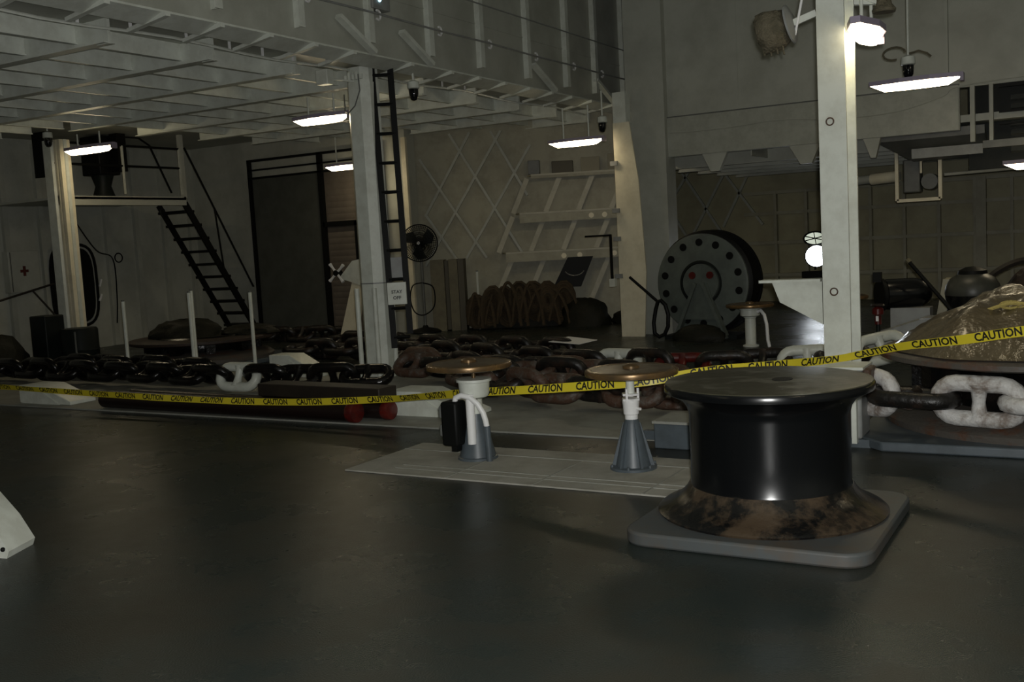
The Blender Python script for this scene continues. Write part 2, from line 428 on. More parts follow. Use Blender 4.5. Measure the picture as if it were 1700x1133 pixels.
t = thing('pillar', 'white ribbed pillar beside the lit lamp at far left', 'pillar', (-15.3, 11.3, 0))
mb = MB().box(-15.52, 11.16, 0, -15.25, 11.18, 3.74); mb.box(-15.39, 11.16, 0, -15.37, 11.44, 3.74); mb.box(-15.52, 11.42, 0, -15.25, 11.44, 3.74)
obj('shaft', octo(-15.37, 11.3, .3, .26, .05, 0, 3.74), 'white', t)
for dx in (.17, .27):
    obj('rib', MB().box(-15.37 + dx - .03, 11.2, 0.5, -15.37 + dx + .03, 11.4, 3.74), 'cream', t)
obj('rib', MB().box(-15.21, 11.27, .0, -15.05, 11.33, 3.74), 'white', t)

t = thing('pillar', 'white I-beam pillar with lamp and bracket behind the bollard', 'pillar', (-1.84, 8.2, 0))
mb = MB().box(-1.925, 8.10, 0, -1.72, 8.125, 7.2); mb.box(-1.84, 8.125, 0, -1.80, 8.30, 7.2); mb.box(-1.945, 8.30, 0, -1.69, 8.325, 7.2)
obj('shaft', mb, 'white', t)
for z in (1.12, 2.42):
    pts = [(-1.84 + .028*math.cos(a), 8.098, z + .028*math.sin(a)) for a in [2*PI*i/14 for i in range(14)]]
    obj('ring_mark', MB().tube(pts, .006, 6, True), 'rustlink', t)
mb = MB().prism([(-1.945, 8.16, 1.20), (-2.34, 8.16, 1.20), (-2.28, 8.16, 1.04), (-1.945, 8.16, .86)], (0, .025, 0))
mb.box(-2.43, 8.10, 1.20, -1.945, 8.26, 1.222)
obj('bracket', mb, 'white', t)

t = thing('pillar', 'cream tapered plate column left of the hose reel', 'pillar', (-6.7, 15.25, 0))
mb = MB().prism([(-6.84, 15.2, 0), (-6.44, 15.2, 0), (-6.37, 15.2, 1.03), (-6.44, 15.2, 2.5), (-6.56, 15.2, 3.42), (-6.84, 15.2, 3.42)], (0, .03, 0))
obj('front_plate', mb, 'cream', t)
obj('web', MB().box(-6.82, 15.23, 0, -6.79, 15.55, 3.42), 'white', t)
for z in (.95, 1.55, 2.0, 2.75):
    obj('lug', MB().box(-6.9, 15.16, z, -6.78, 15.2, z + .07), 'grey', t)
obj('head', MB().box(-6.84, 15.22, 3.42, -6.62, 15.40, 3.9), 'white', t)

# ================================================================== LAMPS
def fixture(name, label, c, L=1.0, w=.20, rotz=0, rod=.25, grp='fluorescent lamps'):
    t = thing(name, label, 'lamp', c, grp)
    h = L/2; x, y, z = c
    def ov(hw, hl, k=None):
        k = L*.34 if k is None else k
        return [(-hl, -hw*.30), (-hl+k, -hw), (hl-k, -hw), (hl, -hw*.30), (hl, hw*.30), (hl-k, hw), (-hl+k, hw), (-hl, hw*.30)]
    def P(p, zz): 
        a = rotz; return (x + p[0]*math.cos(a) - p[1]*math.sin(a), y + p[0]*math.sin(a) + p[1]*math.cos(a), z + zz)
    obj('housing', MB().prism([P(p, .03) for p in ov(w*.52, h)], (0, 0, .05)), 'lilac', t, smooth=0)
    a = [P(p, .03) for p in ov(w*.48, h - .015)]; b = [P(p, -.045) for p in ov(w*.30, h - .16, L*.2)]
    obj('diffuser', MB().add(a + b, [tuple(range(8)), tuple(range(15, 7, -1))] + [(i, 8+i, 8+(i+1) % 8, (i+1) % 8) for i in range(8)]), 'tubelit', t, smooth=0)
    obj('end_cap', MB().box(-.02, -.02, -.02, .02, .02, .02) if False else MB().prism([P(p, -.02) for p in [(h-.03, -w*.26), (h+.008, -w*.26), (h+.008, w*.26), (h-.03, w*.26)]], (0, 0, .09)), 'lilac', t, smooth=0)
    if rod:
        for s_ in (-.45, .45):
            p = P((s_*h, 0), .08)
            obj('hanger_rod', MB().cyl(p, (p[0], p[1], p[2] + rod), .013, 8), 'white', t)
    return t
fixture('ceiling_lamp', 'lit oblong lamp hanging beside the ribbed far left pillar', (-14.2, 11.1, 3.47), L=1.2, rod=.2)
fixture('ceiling_lamp', 'lit oblong lamp hanging just left of the ladder pillar', (-9.25, 10.99, 3.42), rod=.25)
fixture('ceiling_lamp', 'lit oblong lamp half hidden behind the ladder pillar, before the louvred door', (-12.2, 15.1, 3.17), rod=.5)
fixture('ceiling_lamp', 'lit oblong lamp left of the cream tapered column', (-7.4, 15.0, 3.15), rod=.5)
fixture('ceiling_lamp', 'lit oblong lamp below a long rod before the right bulkhead', (-1.9, 12.57, 3.16), rod=.0)
fixture('ceiling_lamp', 'lit oblong lamp cut by the right edge of the view', (-.70, 14.92, 2.25), rod=.9)
tl = fixture('pillar_lamp', 'lit oblong lamp fixed to the right side of the I-beam pillar', (-1.60, 8.32, 3.06), L=.82, w=.23, rotz=PI/2, rod=.18)
obj('arm', MB().bar((-1.84, 8.34, 3.34), (-1.55, 8.5, 3.33), .05, .04), 'white', tl)
# unseen fixtures added for ambient light around the near deck
for (x, y, w_) in ((-6.4, -2.2, 'behind the camera'), (2.6, 9.4, 'right of the big windlass'), (2.2, 2.0, 'right of the camera')):
    fixture('ceiling_lamp', 'added lit oblong lamp outside the view ' + w_, (x, y, 3.6), rod=.6)

# flood lamp and caged lamp near the bow wall
t = thing('flood_lamp', 'round lit flood lamp shining beside the I-beam pillar', 'lamp', (-4.95, 20.6, .55))
fl = V((-4.98, 20.5, 1.02)); ax = V((.24, -.97, 0.0)).normalized()
obj('lens', MB().lathe([(.205, 0), (.19, .03), (.12, .055), (.01, .065)], 24, fl, ax), 'globelit', t)
obj('housing', MB().lathe([(.06, -.22), (.15, -.14), (.225, -.01), (.225, .015), (.206, .015), (.206, -.01)], 24, fl, ax), 'black2', t)
obj('stand', MB().box(-5.28, 20.52, 0, -4.62, 20.75, .72), 'black2', t)
t = thing('caged_lamp', 'dim round lamp with crossed guard bars over the flood lamp', 'lamp', (-4.95, 20.6, 1.3))
cl = V((-5.0, 20.5, 1.37)); ax2 = V((.2, -.9, .0)).normalized()
def ell(c, rx, rz, o=0.0, n=24):
    ex = V((.97, .24, 0)); ny = V((.24, -.97, 0))
    return [c + ex*(rx*math.cos(2*PI*i/n)) + V((0, 0, rz*math.sin(2*PI*i/n))) + ny*o for i in range(n)]
obj('lens', MB().prism(ell(cl, .2, .12), (-.012, .05, 0)), 'dimglobe', t)
obj('guard_ring', MB().tube(ell(cl, .21, .13, .03), .018, 6, True), 'black2', t)
for a in (.35, PI/2 + .1, PI - .4):
    e = V((.97, .24, 0))*.2*math.cos(a) + V((0, 0, .12*math.sin(a))); c2 = cl + V((.24, -.97, 0))*.035
    obj('guard_bar', MB().bar(c2 - e, c2 + e, .012, .02), 'black2', t)
obj('stem', MB().cyl(cl + V((-.02, .06, -.1)), cl + V((-.02, .06, -.62)), .02), 'black2', t)

# dome cameras under the overheads
def dome(label, c, rod=.12):
    t = thing('dome_camera', label, 'camera', c, 'dark dome cameras')
    obj('mount', MB().lathe([(.03, .16), (.075, .14), (.08, .06), (.065, .05)], 14, c), 'white', t)
    obj('dome', MB().lathe([(.004, -.10), (.035, -.09), (.055, -.055), (.062, 0), (.062, .05)], 14, c), 'glass', t)
    obj('stem', MB().cyl((c[0], c[1], c[2] + .15), (c[0], c[1], c[2] + .15 + rod), .014), 'white', t)
    return t
dome('dark dome camera under the mezzanine edge beside the ladder', (-7.78, 11.1, 3.62), .12)
dome('dark dome camera at the head of the cream tapered column', (-6.95, 15.05, 3.38), .4)
dome('dark dome camera at the top of the far left pillar', (-15.14, 11.05, 3.70), .12)
tt = dome('dark dome camera on the long rod above the right lamp', (-1.97, 12.55, 3.33), 3.7)
pts = [(-2.05 + .12*math.cos(a) - .06, 12.5, 3.52 + .07*math.sin(a)) for a in [i*PI/7 for i in range(12)]]
obj('loose_cable', MB().tube(pts, .012, 6), 'burlap', tt)
obj('loose_cable', MB().tube([(-1.95, 12.5, 3.5), (-1.85, 12.5, 3.52), (-1.76, 12.5, 3.48), (-1.72, 12.5, 3.44)], .012, 6), 'burlap', tt)

# ================================================================== WALL CABLES
def cable(name, label, pts, r, m, hooks=(), cat='cable'):
    t = thing(name, label, cat, pts[0])
    obj('line', MB().tube(cat_rom([V(p) for p in pts], 6) if len(pts) < 10 else pts, r, 6), m, t)
    return t
hy = (6.2, 7.5, 8.75, 10.0, 11.3, 12.55, 13.9, 15.18, 16.25, 17.4)
t = cable('wall_cable', 'dark cable on white hooks low along the mezzanine upper wall', [(-7.46, y, 4.40 - .012*(i % 2)) for i, y in enumerate((-2,) + hy + (19,))], .013, 'grey')
for y in hy:
    pts = [(-7.47 - .055 + .055*math.cos(a)*1.0, y, 4.40 + .05*math.sin(a)) for a in [-2.6 + 4.4*i/10 for i in range(11)]]
    pts2 = [(-7.49, y + .05 - .0 + .05*math.cos(a), 4.395 + .055*math.sin(a)) for a in [-2.2 + 4.2*i/10 for i in range(11)]]
    obj('hook', MB().tube(pts2, .015, 6), 'pure', t)
cable('wall_cable', 'thin dark cable higher up across the mezzanine wall stiffeners', [(-7.47, y, 4.905) for y in (-2, 4, 8.7, 12.4, 15, 19)], .010, 'grey')
t = cable('conduit', 'pale conduit clipped along the edge under the mezzanine', [(-8.19, y, 3.86 - .02*math.sin(y*2.3)) for y in [3 + .5*i for i in range(29)]], .016, 'white')
for y in (6.4, 7.0, 7.7, 8.3, 8.8, 9.3, 9.9, 11.7, 12.4, 13.0):
    obj('clip', MB().bar((-8.19, y, 3.86), (-8.19, y, 3.98), .012, .03), 'pure', t)
cable('wall_cable', 'pale wavy cable sagging across the right bulkhead', [(-6.05, 15.64, 3.22), (-5.2, 15.64, 3.20), (-4.3, 15.64, 3.24), (-3.4, 15.64, 3.16), (-2.6, 15.64, 3.18), (-2.0, 15.62, 3.32), (-1.6, 15.58, 3.44), (1.0, 15.58, 3.5)], .008, 'wall')
# junction boxes
t = thing('junction_box', 'grey wall box with lit indicator at the top of the upper wall', 'box', (-7.55, 10.1, 4.46))
obj('case', MB().box(-7.6, 9.93, 4.46, -7.46, 10.27, 4.75), 'grey', t, bevel=.01)
obj('indicator_lamp', MB().ball((-7.45, 10.05, 4.56), .022, 8), 'led', t)
obj('toggle', MB().box(-7.58, 10.27, 4.55, -7.5, 10.32, 4.6), 'white', t)
t = thing('junction_box', 'white wiring box with cables at the head of the ladder pillar', 'box', (-8.3, 9.95, 3.7))
obj('case', MB().box(-8.34, 9.85, 3.66, -8.16, 9.98, 3.84), 'white', t, bevel=.01)
obj('cable', MB().tube([(-8.25, 9.95, 3.72), (-8.2, 10.1, 3.74), (-8.1, 10.28, 3.72), (-8.13, 10.3, 3.86)], .014, 6), 'white', t)
obj('cable', MB().tube([(-8.02, 10.27, 3.8), (-7.99, 10.25, 3.6), (-8.08, 10.25, 3.42), (-8.2, 10.26, 3.34), (-8.32, 10.35, 3.38), (-8.36, 10.4, 3.6)], .008, 6), 'midgrey', t)
t = thing('terminal_cluster', 'white fittings clustered on top of the ladder pillar', 'fitting', (-8.1, 10.28, 3.72))
for i in range(5):
    x = -8.22 + .06*i
    obj('fitting', MB().cyl((x, 10.27, 3.74), (x, 10.27, 3.80 + .03*(i % 2)), .024, 8), 'white', t)

# ================================================================== LADDER AND SIGN
t = thing('ladder', 'black vertical ladder on the right of the central pillar', 'ladder', (-7.82, 10.5, .35))
obj('rail', MB().bar((-7.98, 10.5, 3.9), (-7.80, 10.36, .38), .075, .03, up=(.6, -1, 0)), 'black2', t)
obj('rail', MB().bar((-7.78, 10.62, 3.92), (-7.63, 10.48, .55), .075, .03, up=(.6, -1, 0)), 'black2', t)
for i in range(10):
    z = 3.80 - .365 * i
    k = (3.9 - z) / 3.5
    obj('rung', MB().cyl((-7.98 + .18*k, 10.5 - .14*k, z), (-7.78 + .15*k, 10.62 - .14*k, z), .021, 8), 'black2', t)

def text_mesh(body, size, ext=0.0):
    cu = bpy.data.curves.new('txt', 'FONT'); cu.body = body; cu.size = size; cu.align_x = 'CENTER'; cu.align_y = 'CENTER'
    cu.resolution_u = 2
    cu.offset = 0.03 * size
    o = bpy.data.objects.new('txt', cu); C.objects.link(o)
    dg = bpy.context.evaluated_depsgraph_get(); ev = o.evaluated_get(dg)
    me = ev.to_mesh()
    vs = [v.co.copy() for v in me.vertices]; fs = [tuple(p.vertices) for p in me.polygons]
    ev.to_mesh_clear(); bpy.data.objects.remove(o); bpy.data.curves.remove(cu)
    return vs, fs
t = thing('sign_box', 'grey box sign hung on the ladder near its foot', 'sign', (-7.70, 10.35, .93))
ex = V((.86, .51, 0)); ey = V((.51, -.86, 0))
sb = V((-7.71, 10.36, 1.07))
q = [sb - ex*.12 + V((0,0,-.14)), sb + ex*.12 + V((0,0,-.14)), sb + ex*.12 + V((0,0,.14)), sb - ex*.12 + V((0,0,.14))]
obj('case', MB().prism(q, -ey*.06), 'white', t, bevel=.006)
for body, dz in (('STAY', .02), ('OFF', -.055)):
    vs, fs = text_mesh(body, .058)
    obj('lettering', MB().add([sb + ey*.003 + ex*v.x + V((0, 0, dz + v.y)) for v in vs], fs), 'ink', t, smooth=0)
obj('grey_upper_box', MB().prism([p + V((0, 0, .31)) - ey*.2 for p in q], -ey*.06), 'grey', t)

# ================================================================== STAIRS, LANDING, LEFT SIDE
t = thing('stairs', 'dark steel stairway leaning to the landing by the left wall', 'stairs', (-16.3, 15.9, 0))
A0, A1 = V((-16.62, 14.5, 2.72)), V((-16.62, 16.0, .03)); dX = V((.72, 0, 0))
# stair flight runs along the left wall, rising toward the viewer
A0, A1 = V((-15.95, 13.93, 2.70)), V((-15.95, 15.62, .02)); B0, B1 = A0 + V((.72, .0, .0)), A1 + V((.72, 0, 0))
obj('string', MB().bar(A0, A1, .04, .11), 'black2', t)
obj('string', MB().bar(B0, B1, .04, .13), 'black2', t)
for i in range(10):
    k = (i + .6) / 10.4; p = A0.lerp(A1, k)
    obj('tread', MB().box(p.x, p.y - .13, p.z - .025, p.x + .72, p.y + .13, p.z + .025), 'black2', t)
hr0, hr1 = B0 + V((0, .1, 1.05)), B1 + V((0, -.05, .98))
obj('handrail', MB().cyl(hr0, hr1, .02, 8), 'black2', t)
obj('handrail_post', MB().cyl(B0.lerp(B1, .52), hr0.lerp(hr1, .42), .018, 8), 'black2', t)
hl0 = A0 + V((0, .05, .95))
obj('handrail', MB().tube([A0 + V((0, -.75, 1.0)), A0 + V((0, -.70, 1.28)), A0 + V((0, -.35, 1.28)), A0 + V((0, -.1, 1.15)), A0 + V((0, .35, .25))], .02, 8), 'black2', t)

t = thing('landing', 'white landing platform with black rails beneath the mezzanine corner', 'platform', (-16.2, 12.6, 2.72))
obj('deck', MB().box(-17.19, 11.2, 2.76, -15.2, 13.95, 2.80), 'wall', t)
obj('side_beam', MB().box(-15.30, 11.2, 2.66, -15.2, 13.95, 2.82), 'wall', t)
for z in (3.36, 3.72):
    obj('rail', MB().cyl((-15.25, 11.2, z), (-15.25, 13.95, z), .02, 8), 'black2', t)
for y in (11.3, 12.6, 13.9):
    obj('post', MB().cyl((-15.25, y, 2.86), (-15.25, y, 3.72), .025, 8), 'wall', t)
obj('post', MB().box(-15.28, 13.9, 2.8, -15.2, 13.98, 3.985), 'wall', t)
t = thing('ventilator', 'dark tapered ventilator standing on the landing', 'ventilator', (-16.2, 12.7, 2.8))
obj('body', MB().box(-16.25, 12.5, 3.25, -15.75, 12.95, 3.95), 'black2', t, bevel=.02)
obj('cone', MB().lathe([(.22, 0), (.14, .25), (.2, .45)], 16, (-15.98, 12.72, 2.8)), 'darkgreen', t)
obj('side_duct', MB().box(-15.75, 12.75, 3.3, -15.55, 12.95, 3.98), 'black2', t)
tag(obj('dark_board', MB().box(-16.34, 11.6, 3.2, -16.0, 11.64, 3.98), 'black2'), 'tall dark board up beside the far left pillar', 'board')
t = thing('lifting_hook', 'small dark hook hanging under the landing beam', 'hook', (-15.25, 13.3, 2.5))
obj('bend', MB().tube([(-15.25, 13.4 + .05*math.cos(a), 2.53 + .07*math.sin(a)) for a in [.2 + 4.6*i/10 for i in range(11)]], .014, 6), 'black2', t)
t = thing('hatch', 'dark rounded hatch in the left wall behind the pillar', 'hatch', (-17.1, 12.75, .74))
def oval(y, z, hw, hh, n=28, p=.55):
    out = []
    for i in range(n):
        a = 2*PI*i/n; c, s_ = math.cos(a), math.sin(a)
        out.append((y + hw*math.copysign(abs(c)**p, c), z + hh*math.copysign(abs(s_)**p, s_)))
    return out
obj('leaf', MB().prism([(-17.10, a, b) for a, b in oval(12.75, 1.25, .45, .72)], (-.08, 0, 0)), 'black2', t)
obj('rim', MB().tube([(-17.09, a, b) for a, b in oval(12.75, 1.25, .5, .78)], .03, 6, True), 'black2', t)
obj('clip', MB().bar((-17.05, 13.27, 1.2), (-17.05, 13.32, 1.34), .03, .03), 'pure', t)
obj('clip', MB().bar((-17.05, 13.3, 1.05), (-17.05, 13.24, .92), .03, .03), 'pure', t)
t = thing('first_aid_cabinet', 'pale wall cabinet with a dark red cross at the left edge', 'cabinet', (-17.1, 11.6, 1.2))
obj('case', MB().box(-17.2, 11.38, 1.2, -17.03, 12.0, 1.95), 'wall', t, bevel=.01)
cr_ = MB().box(-17.03, 11.60, 1.56, -17.02, 11.76, 1.61); cr_.box(-17.03, 11.655, 1.495, -17.019, 11.705, 1.675)
obj('red_cross', cr_, M['red'], t)
obj('door_seam', MB().box(-17.03, 11.42, 1.22, -17.025, 11.43, 1.93), 'black2', t)
t = thing('handspike', 'dark pole leaning along the left wall under the red cross', 'pole', (-16.9, 11.7, 1.2))
obj('shaft', MB().cyl((-16.95, 10.6, .98), (-16.95, 12.2, 1.32), .02, 8), 'timber', t)
obj('strut', MB().cyl((-16.95, 11.75, 1.22), (-16.8, 12.05, .75), .018, 8), 'timber', t)
t = cable('hanging_cable', 'thin dark cable draped on the left wall below the landing', [(-15.35, 11.5, 2.5), (-16.2, 12.6, 1.9), (-17.08, 13.66, 1.72), (-17.08, 13.68, 1.0), (-17.05, 13.6, .45)], .013, 'black2')
obj('coil', MB().tube([(-17.08, 13.8 + .09*math.cos(a), 1.74 + .09*math.sin(a)) for a in [2*PI*i/16 for i in range(16)]], .013, 6, True), 'black2', t)
tag(obj('dark_cabinet', MB().box(-14.66, 10.05, .0, -14.28, 10.4, .88), 'darkgreen', bevel=.02), 'dark square bin left of the ribbed pillar foot', 'bin')
t = thing('dark_drum', 'dark oil drum in front of the ribbed pillar foot', 'drum', (-13.95, 10.4, 0))
obj('shell', MB().lathe([(.27, 0), (.28, .03), (.28, .30), (.29, .32), (.28, .34), (.28, .63), (.26, .66), (.02, .66)], 20, (-13.95, 10.4, 0)), 'darkgreen', t)
obj('pipe', MB().cyl((-13.72, 10.15, 0), (-13.72, 10.15, .62), .014, 6), 'midgrey', t)

def lump(name, label, cat, c, rx, ry, h, m, seed=0, n=20, rough=.12):
    rnd = random.Random(seed); mb = MB(); vs = []; fs = []; R = 7
    for i in range(R + 1):
        k = i / R
        for j in range(n):
            a = 2*PI*j/n; rr = math.cos(k*PI/2)**.7
            q = 1 + rnd.uniform(-rough, rough)
            vs.append((c[0] + rx*rr*math.cos(a)*q, c[1] + ry*rr*math.sin(a)*q, c[2] + h*math.sin(k*PI/2)*(1 + rnd.uniform(-rough, rough)*.5 if 0 < i else 1)))
    for i in range(R):
        for j in range(n):
            l = (j+1) % n; fs.append((i*n+j, i*n+l, (i+1)*n+l, (i+1)*n+j))
    fs.append(tuple(range(n-1, -1, -1))); fs.append(tuple(R*n + j for j in range(n)))
    mb.add(vs, fs)
    o = obj(name, mb, m, smooth=60)
    return tag(o, label, cat) if label else o
lump('tarp_bundle', 'dark tarpaulin bundle on the deck at the far left edge', 'tarp', (-15.0, 9.6, 0), .55, .5, .62, 'tarp', 3)
# stanchion rods
for (x, y, h, lab) in ((-12.35, 9.98, 1.08, 'thin white rod standing left of the dark windlass tarp'), (-10.92, 9.92, 1.18, 'thin white rod standing before the right side of the dark windlass'),
                       (-11.02, 10.05, 1.20, 'thin white rod just behind another rod at the dark windlass'), (-10.40, 10.55, 1.13, 'thin white rod standing nearest the foot of the stairs'),
                       (-10.4, 16.55, 1.1, 'thin pale rod standing before the brown rope pile')):
    t = thing('stanchion_rod', lab, 'rod', (x, y, 0), 'white stanchion rods')
    obj('rod', MB().cyl((x, y, .0), (x - .0, y, h), .026, 8), 'white', t)
    obj('cap', MB().cyl((x, y, h), (x, y, h + .02), .022, 8), 'midgrey', t)

# ================================================================== CHAINS
def link_mesh(m, L=.66, Wd=.37, r=.060, seg=9):
    a = L/2 - Wd/2; b = Wd/2 - r; pts = []
    n = 9
    for i in range(n): an = -PI/2 + PI*i/(n-1); pts.append((a + b*math.cos(an), b*math.sin(an), 0))
    for i in range(n): an = PI/2 + PI*i/(n-1); pts.append((-a + b*math.cos(an), b*math.sin(an), 0))
    mb = MB().tube(pts, r, seg, True)
    mb.tube([(0, -b, 0), (0, -b*.6, 0), (0, 0, 0), (0, b*.6, 0), (0, b, 0)], [r*1.25, r*.9, r*.72, r*.9, r*1.25], seg)
    me = bpy.data.meshes.new('link')
    me.from_pydata([tuple(p) for p in mb.v], [], mb.f); me.validate(); me.update()
    me.polygons.foreach_set('use_smooth', [True]*len(me.polygons)); me.set_sharp_from_angle(angle=math.radians(60))
    me.materials.append(M[m]); return me
LM = {k: link_mesh(k) for k in ('darklink', 'rustlink', 'dimlink', 'dirtywhite', 'red', 'white')}

def km_up(k): return k == 'white'
def chain(label, pts, kinds, roll0=.62, jit=.25, pitch=.43, wob=.03, special={}, seed=1, group=None):
    rnd = random.Random(seed)
    P = [V(p) for p in pts]; segs = [(P[i+1]-P[i]).length for i in range(len(P)-1)]; tot = sum(segs)
    t = thing('anchor_chain', label, 'chain', (P[0].x, P[0].y, 0), group)
    n = int(tot / pitch)
    for i in range(n):
        s = (i + .5) * pitch; k = 0
        while k < len(segs)-1 and s > segs[k]: s -= segs[k]; k += 1
        p = P[k].lerp(P[k+1], s / segs[k])
        d = (P[k+1]-P[k]).normalized()
        # smooth the direction a little
        x = (d + V((rnd.uniform(-1, 1), rnd.uniform(-1, 1), 0))*jit*.25).normalized()
        z0 = V((0, 0, 1)); y0 = z0.cross(x).normalized(); z0 = x.cross(y0)
        ro = roll0 + (PI/2 if i % 2 else 0) + rnd.uniform(-jit, jit)
        if km_up(special.get(i)): ro = 1.15
        y = y0*math.cos(ro) + z0*math.sin(ro); z = x.cross(y)
        km = special.get(i, kinds[i % len(kinds)] if isinstance(kinds, (list, tuple)) else kinds)
        o = bpy.data.objects.new('link', LM[km]); C.objects.link(o); o.parent = t
        pos = p + V((rnd.uniform(-wob, wob), rnd.uniform(-wob, wob), rnd.uniform(0, wob))) - t.location
        o.matrix_local = Matrix(((x.x, y.x, z.x, pos.x), (x.y, y.y, z.y, pos.y), (x.z, y.z, z.z, pos.z), (0, 0, 0, 1)))
        if i in special: o['label'] = {'white': 'white painted chain link', 'dirtywhite': 'chipped white painted chain link', 'red': 'red painted chain link'}[km]
    return t
# near black chain on the plate, one white link
chain('glossy black anchor chain with one white link along the left deck plate', [(-14.4, 9.1, .2), (-12, 9.0, .2), (-9.3, 8.85, .2), (-8.2, 8.95, .19), (-6.9, 9.35, .19)], 'darklink', special={12: 'white'}, seed=2)
chain('dark second anchor chain lying right behind the black near one', [(-13.4, 9.55, .2), (-11.5, 9.45, .2), (-9.8, 9.35, .2)], 'darklink', seed=3)
# rusty chain on the plate edge
chain('rusty anchor chain along the plate edge behind the caution tape', [(-6.35, 9.6, .19), (-5.6, 9.1, .19), (-4.8, 8.75, .19), (-3.9, 8.6, .2), (-2.6, 8.55, .22)], ['rustlink', 'rustlink', 'dimlink'], seed=4)
chain('rusty anchor chain strand lying farther back past the ladder pillar', [(-7.5, 10.05, .19), (-6.5, 9.95, .19), (-5.0, 9.75, .19), (-3.4, 9.45, .19)], ['rustlink', 'dimlink'], seed=5)
chain('long dark anchor chain toward the hose reel with white and red links', [(-11.04, 12.0, .15), (-10.1, 12.0, .15), (-8.4, 11.75, .15), (-6.8, 11.3, .15), (-5.45, 10.9, .15), (-4.2, 10.75, .15), (-3.35, 10.95, .16), (-2.5, 11.1, .2), (-1.9, 11.7, .3)], 'dimlink', roll0=.4, jit=.3, special={14: 'white', 16: 'red', 19: 'white', 21: 'white', 22: 'white'}, seed=8)
chain('dark anchor chain lying farthest back in mid deck under the white paper', [(-11.2, 13.1, .14), (-9.6, 12.9, .14), (-8.3, 12.6, .14), (-7.0, 12.3, .14), (-5.9, 11.9, .14)], 'dimlink', roll0=.35, jit=.3, seed=14)
chain('brown anchor chain strand just behind the rusty ones in mid deck', [(-8.4, 11.0, .14), (-7.2, 10.8, .14), (-5.9, 10.3, .14), (-4.4, 10.05, .14)], ['dimlink', 'rustlink', 'dimlink'], roll0=.35, jit=.3, seed=6)
chain('dark anchor chain before the louvred door', [(-14.0, 14.3, .13), (-12.6, 14.4, .13), (-11.5, 14.6, .13)], 'dimlink', seed=9)

# ================================================================== WINDLASS DRUMS
def windlass(label, c, R, cover_m, cover_h, rim_m, body_m, base, cover_r=.9, seed=1, z0=.0, rimz=.58):
    t = thing('windlass', label, 'windlass', (c[0], c[1], 0))
    x, y = c
    h = base
    pl = [(-h, -h+.25), (-h+.25, -h), (h-.25, -h), (h, -h+.25), (h, h-.25), (h-.25, h), (-h+.25, h), (-h, h-.25)]
    obj('base_plate', MB().prism([(x+a, y+b, 0) for a, b in pl], (0, 0, .07)), 'bluegrey', t, bevel=.012)
    obj('lower_flange', MB().lathe([(R*.96, .07), (R*.97, .12), (R*.90, .17), (R*.7, .21), (R*.6, .23)], 48, (x, y, 0)), 'rustgrey', t)
    obj('barrel', MB().lathe([(R*.62, .2), (R*.58, .3), (R*.60, .45), (R*.72, rimz)], 40, (x, y, 0)), body_m, t)
    for i in range(10):
        a = 2*PI*i/10
        p = V((x + R*.70*math.cos(a), y + R*.70*math.sin(a), .21)); q = V((x + R*.70*math.cos(a), y + R*.70*math.sin(a), rimz))
        obj('whelp', MB().bar(p, q, R*.12, R*.2, up=(math.cos(a), math.sin(a), 0)), body_m, t)
    obj('upper_flange', MB().lathe([(R*.72, rimz - .01), (R*.97, rimz), (R, rimz+.015), (R, rimz+.05), (R*.97, rimz+.065), (.05, rimz+.075)], 64, (x, y, 0)), rim_m, t)
    return t
def cover(name, label, c, r, z, h, m, seed, amp=.035, tie=True):
    rnd = random.Random(seed); n = 72; R = 18; vs = []; fs = []
    ph = [rnd.uniform(0, 6.28) for _ in range(8)]
    for i in range(R + 1):
        k = i / R
        for j in range(n):
            a = 2*PI*j/n
            prof = (1 - k)**1.0
            rr = r * (1 - k) ** .85
            fold = sum(math.sin(a*(3+2*q) + ph[q] + k*3*(q % 3)) / (1 + q*.6) for q in range(6))
            zz = z + h * (1 - (1 - k)**2.5) + amp*fold*(.25 + math.sin(k*PI)) + rnd.uniform(-1, 1)*amp*.35
            rr *= 1 + .02*fold*(1-k)
            vs.append((c[0] + rr*math.cos(a), c[1] + rr*math.sin(a), max(zz, z + .004) if i else z))
    for i in range(R):
        for j in range(n):
            l = (j+1) % n; fs.append((i*n+j, i*n+l, (i+1)*n+l, (i+1)*n+j))
    fs.append(tuple(range(n-1, -1, -1)))
    return fs, vs
wc_ = (-.42, 8.78)
windlass('big rusty windlass drum at the right edge with white chain links', wc_, 1.2, 'plastic', .4, 'rustgrey', 'darklink', 1.24, rimz=.57)
t = thing('plastic_cover', 'crinkled brown plastic sheet tied over the right windlass', 'cover', (wc_[0], wc_[1], .65))
fs, vs = cover('sheet', '', wc_, 1.13, .648, .36, 'plastic', 4, amp=.036)
obj('sheet', MB().add(vs, fs), 'plastic', t, smooth=60)
for (dx, dy, r_, a0) in ((-.20, -.52, .07, 0), (-.10, -.56, .05, 1), (-.02, -.5, .08, 2)):
    obj('tie_rope', MB().tube([(wc_[0] + dx + r_*math.cos(a), wc_[1] + dy + r_*.7*math.sin(a), .985 + .02*math.sin(a + a0)) for a in [2*PI*i/12 for i in range(12)]], .011, 6, True), 'ropelight', t)
obj('tie_rope', MB().tube(cat_rom([V(p) for p in ((-.78, 8.2, .95), (-.62, 8.2, 1.0), (-.45, 8.22, .99), (-.25, 8.2, 1.01), (.1, 8.3, 1.02))]), .014, 6), 'ropelight', t)

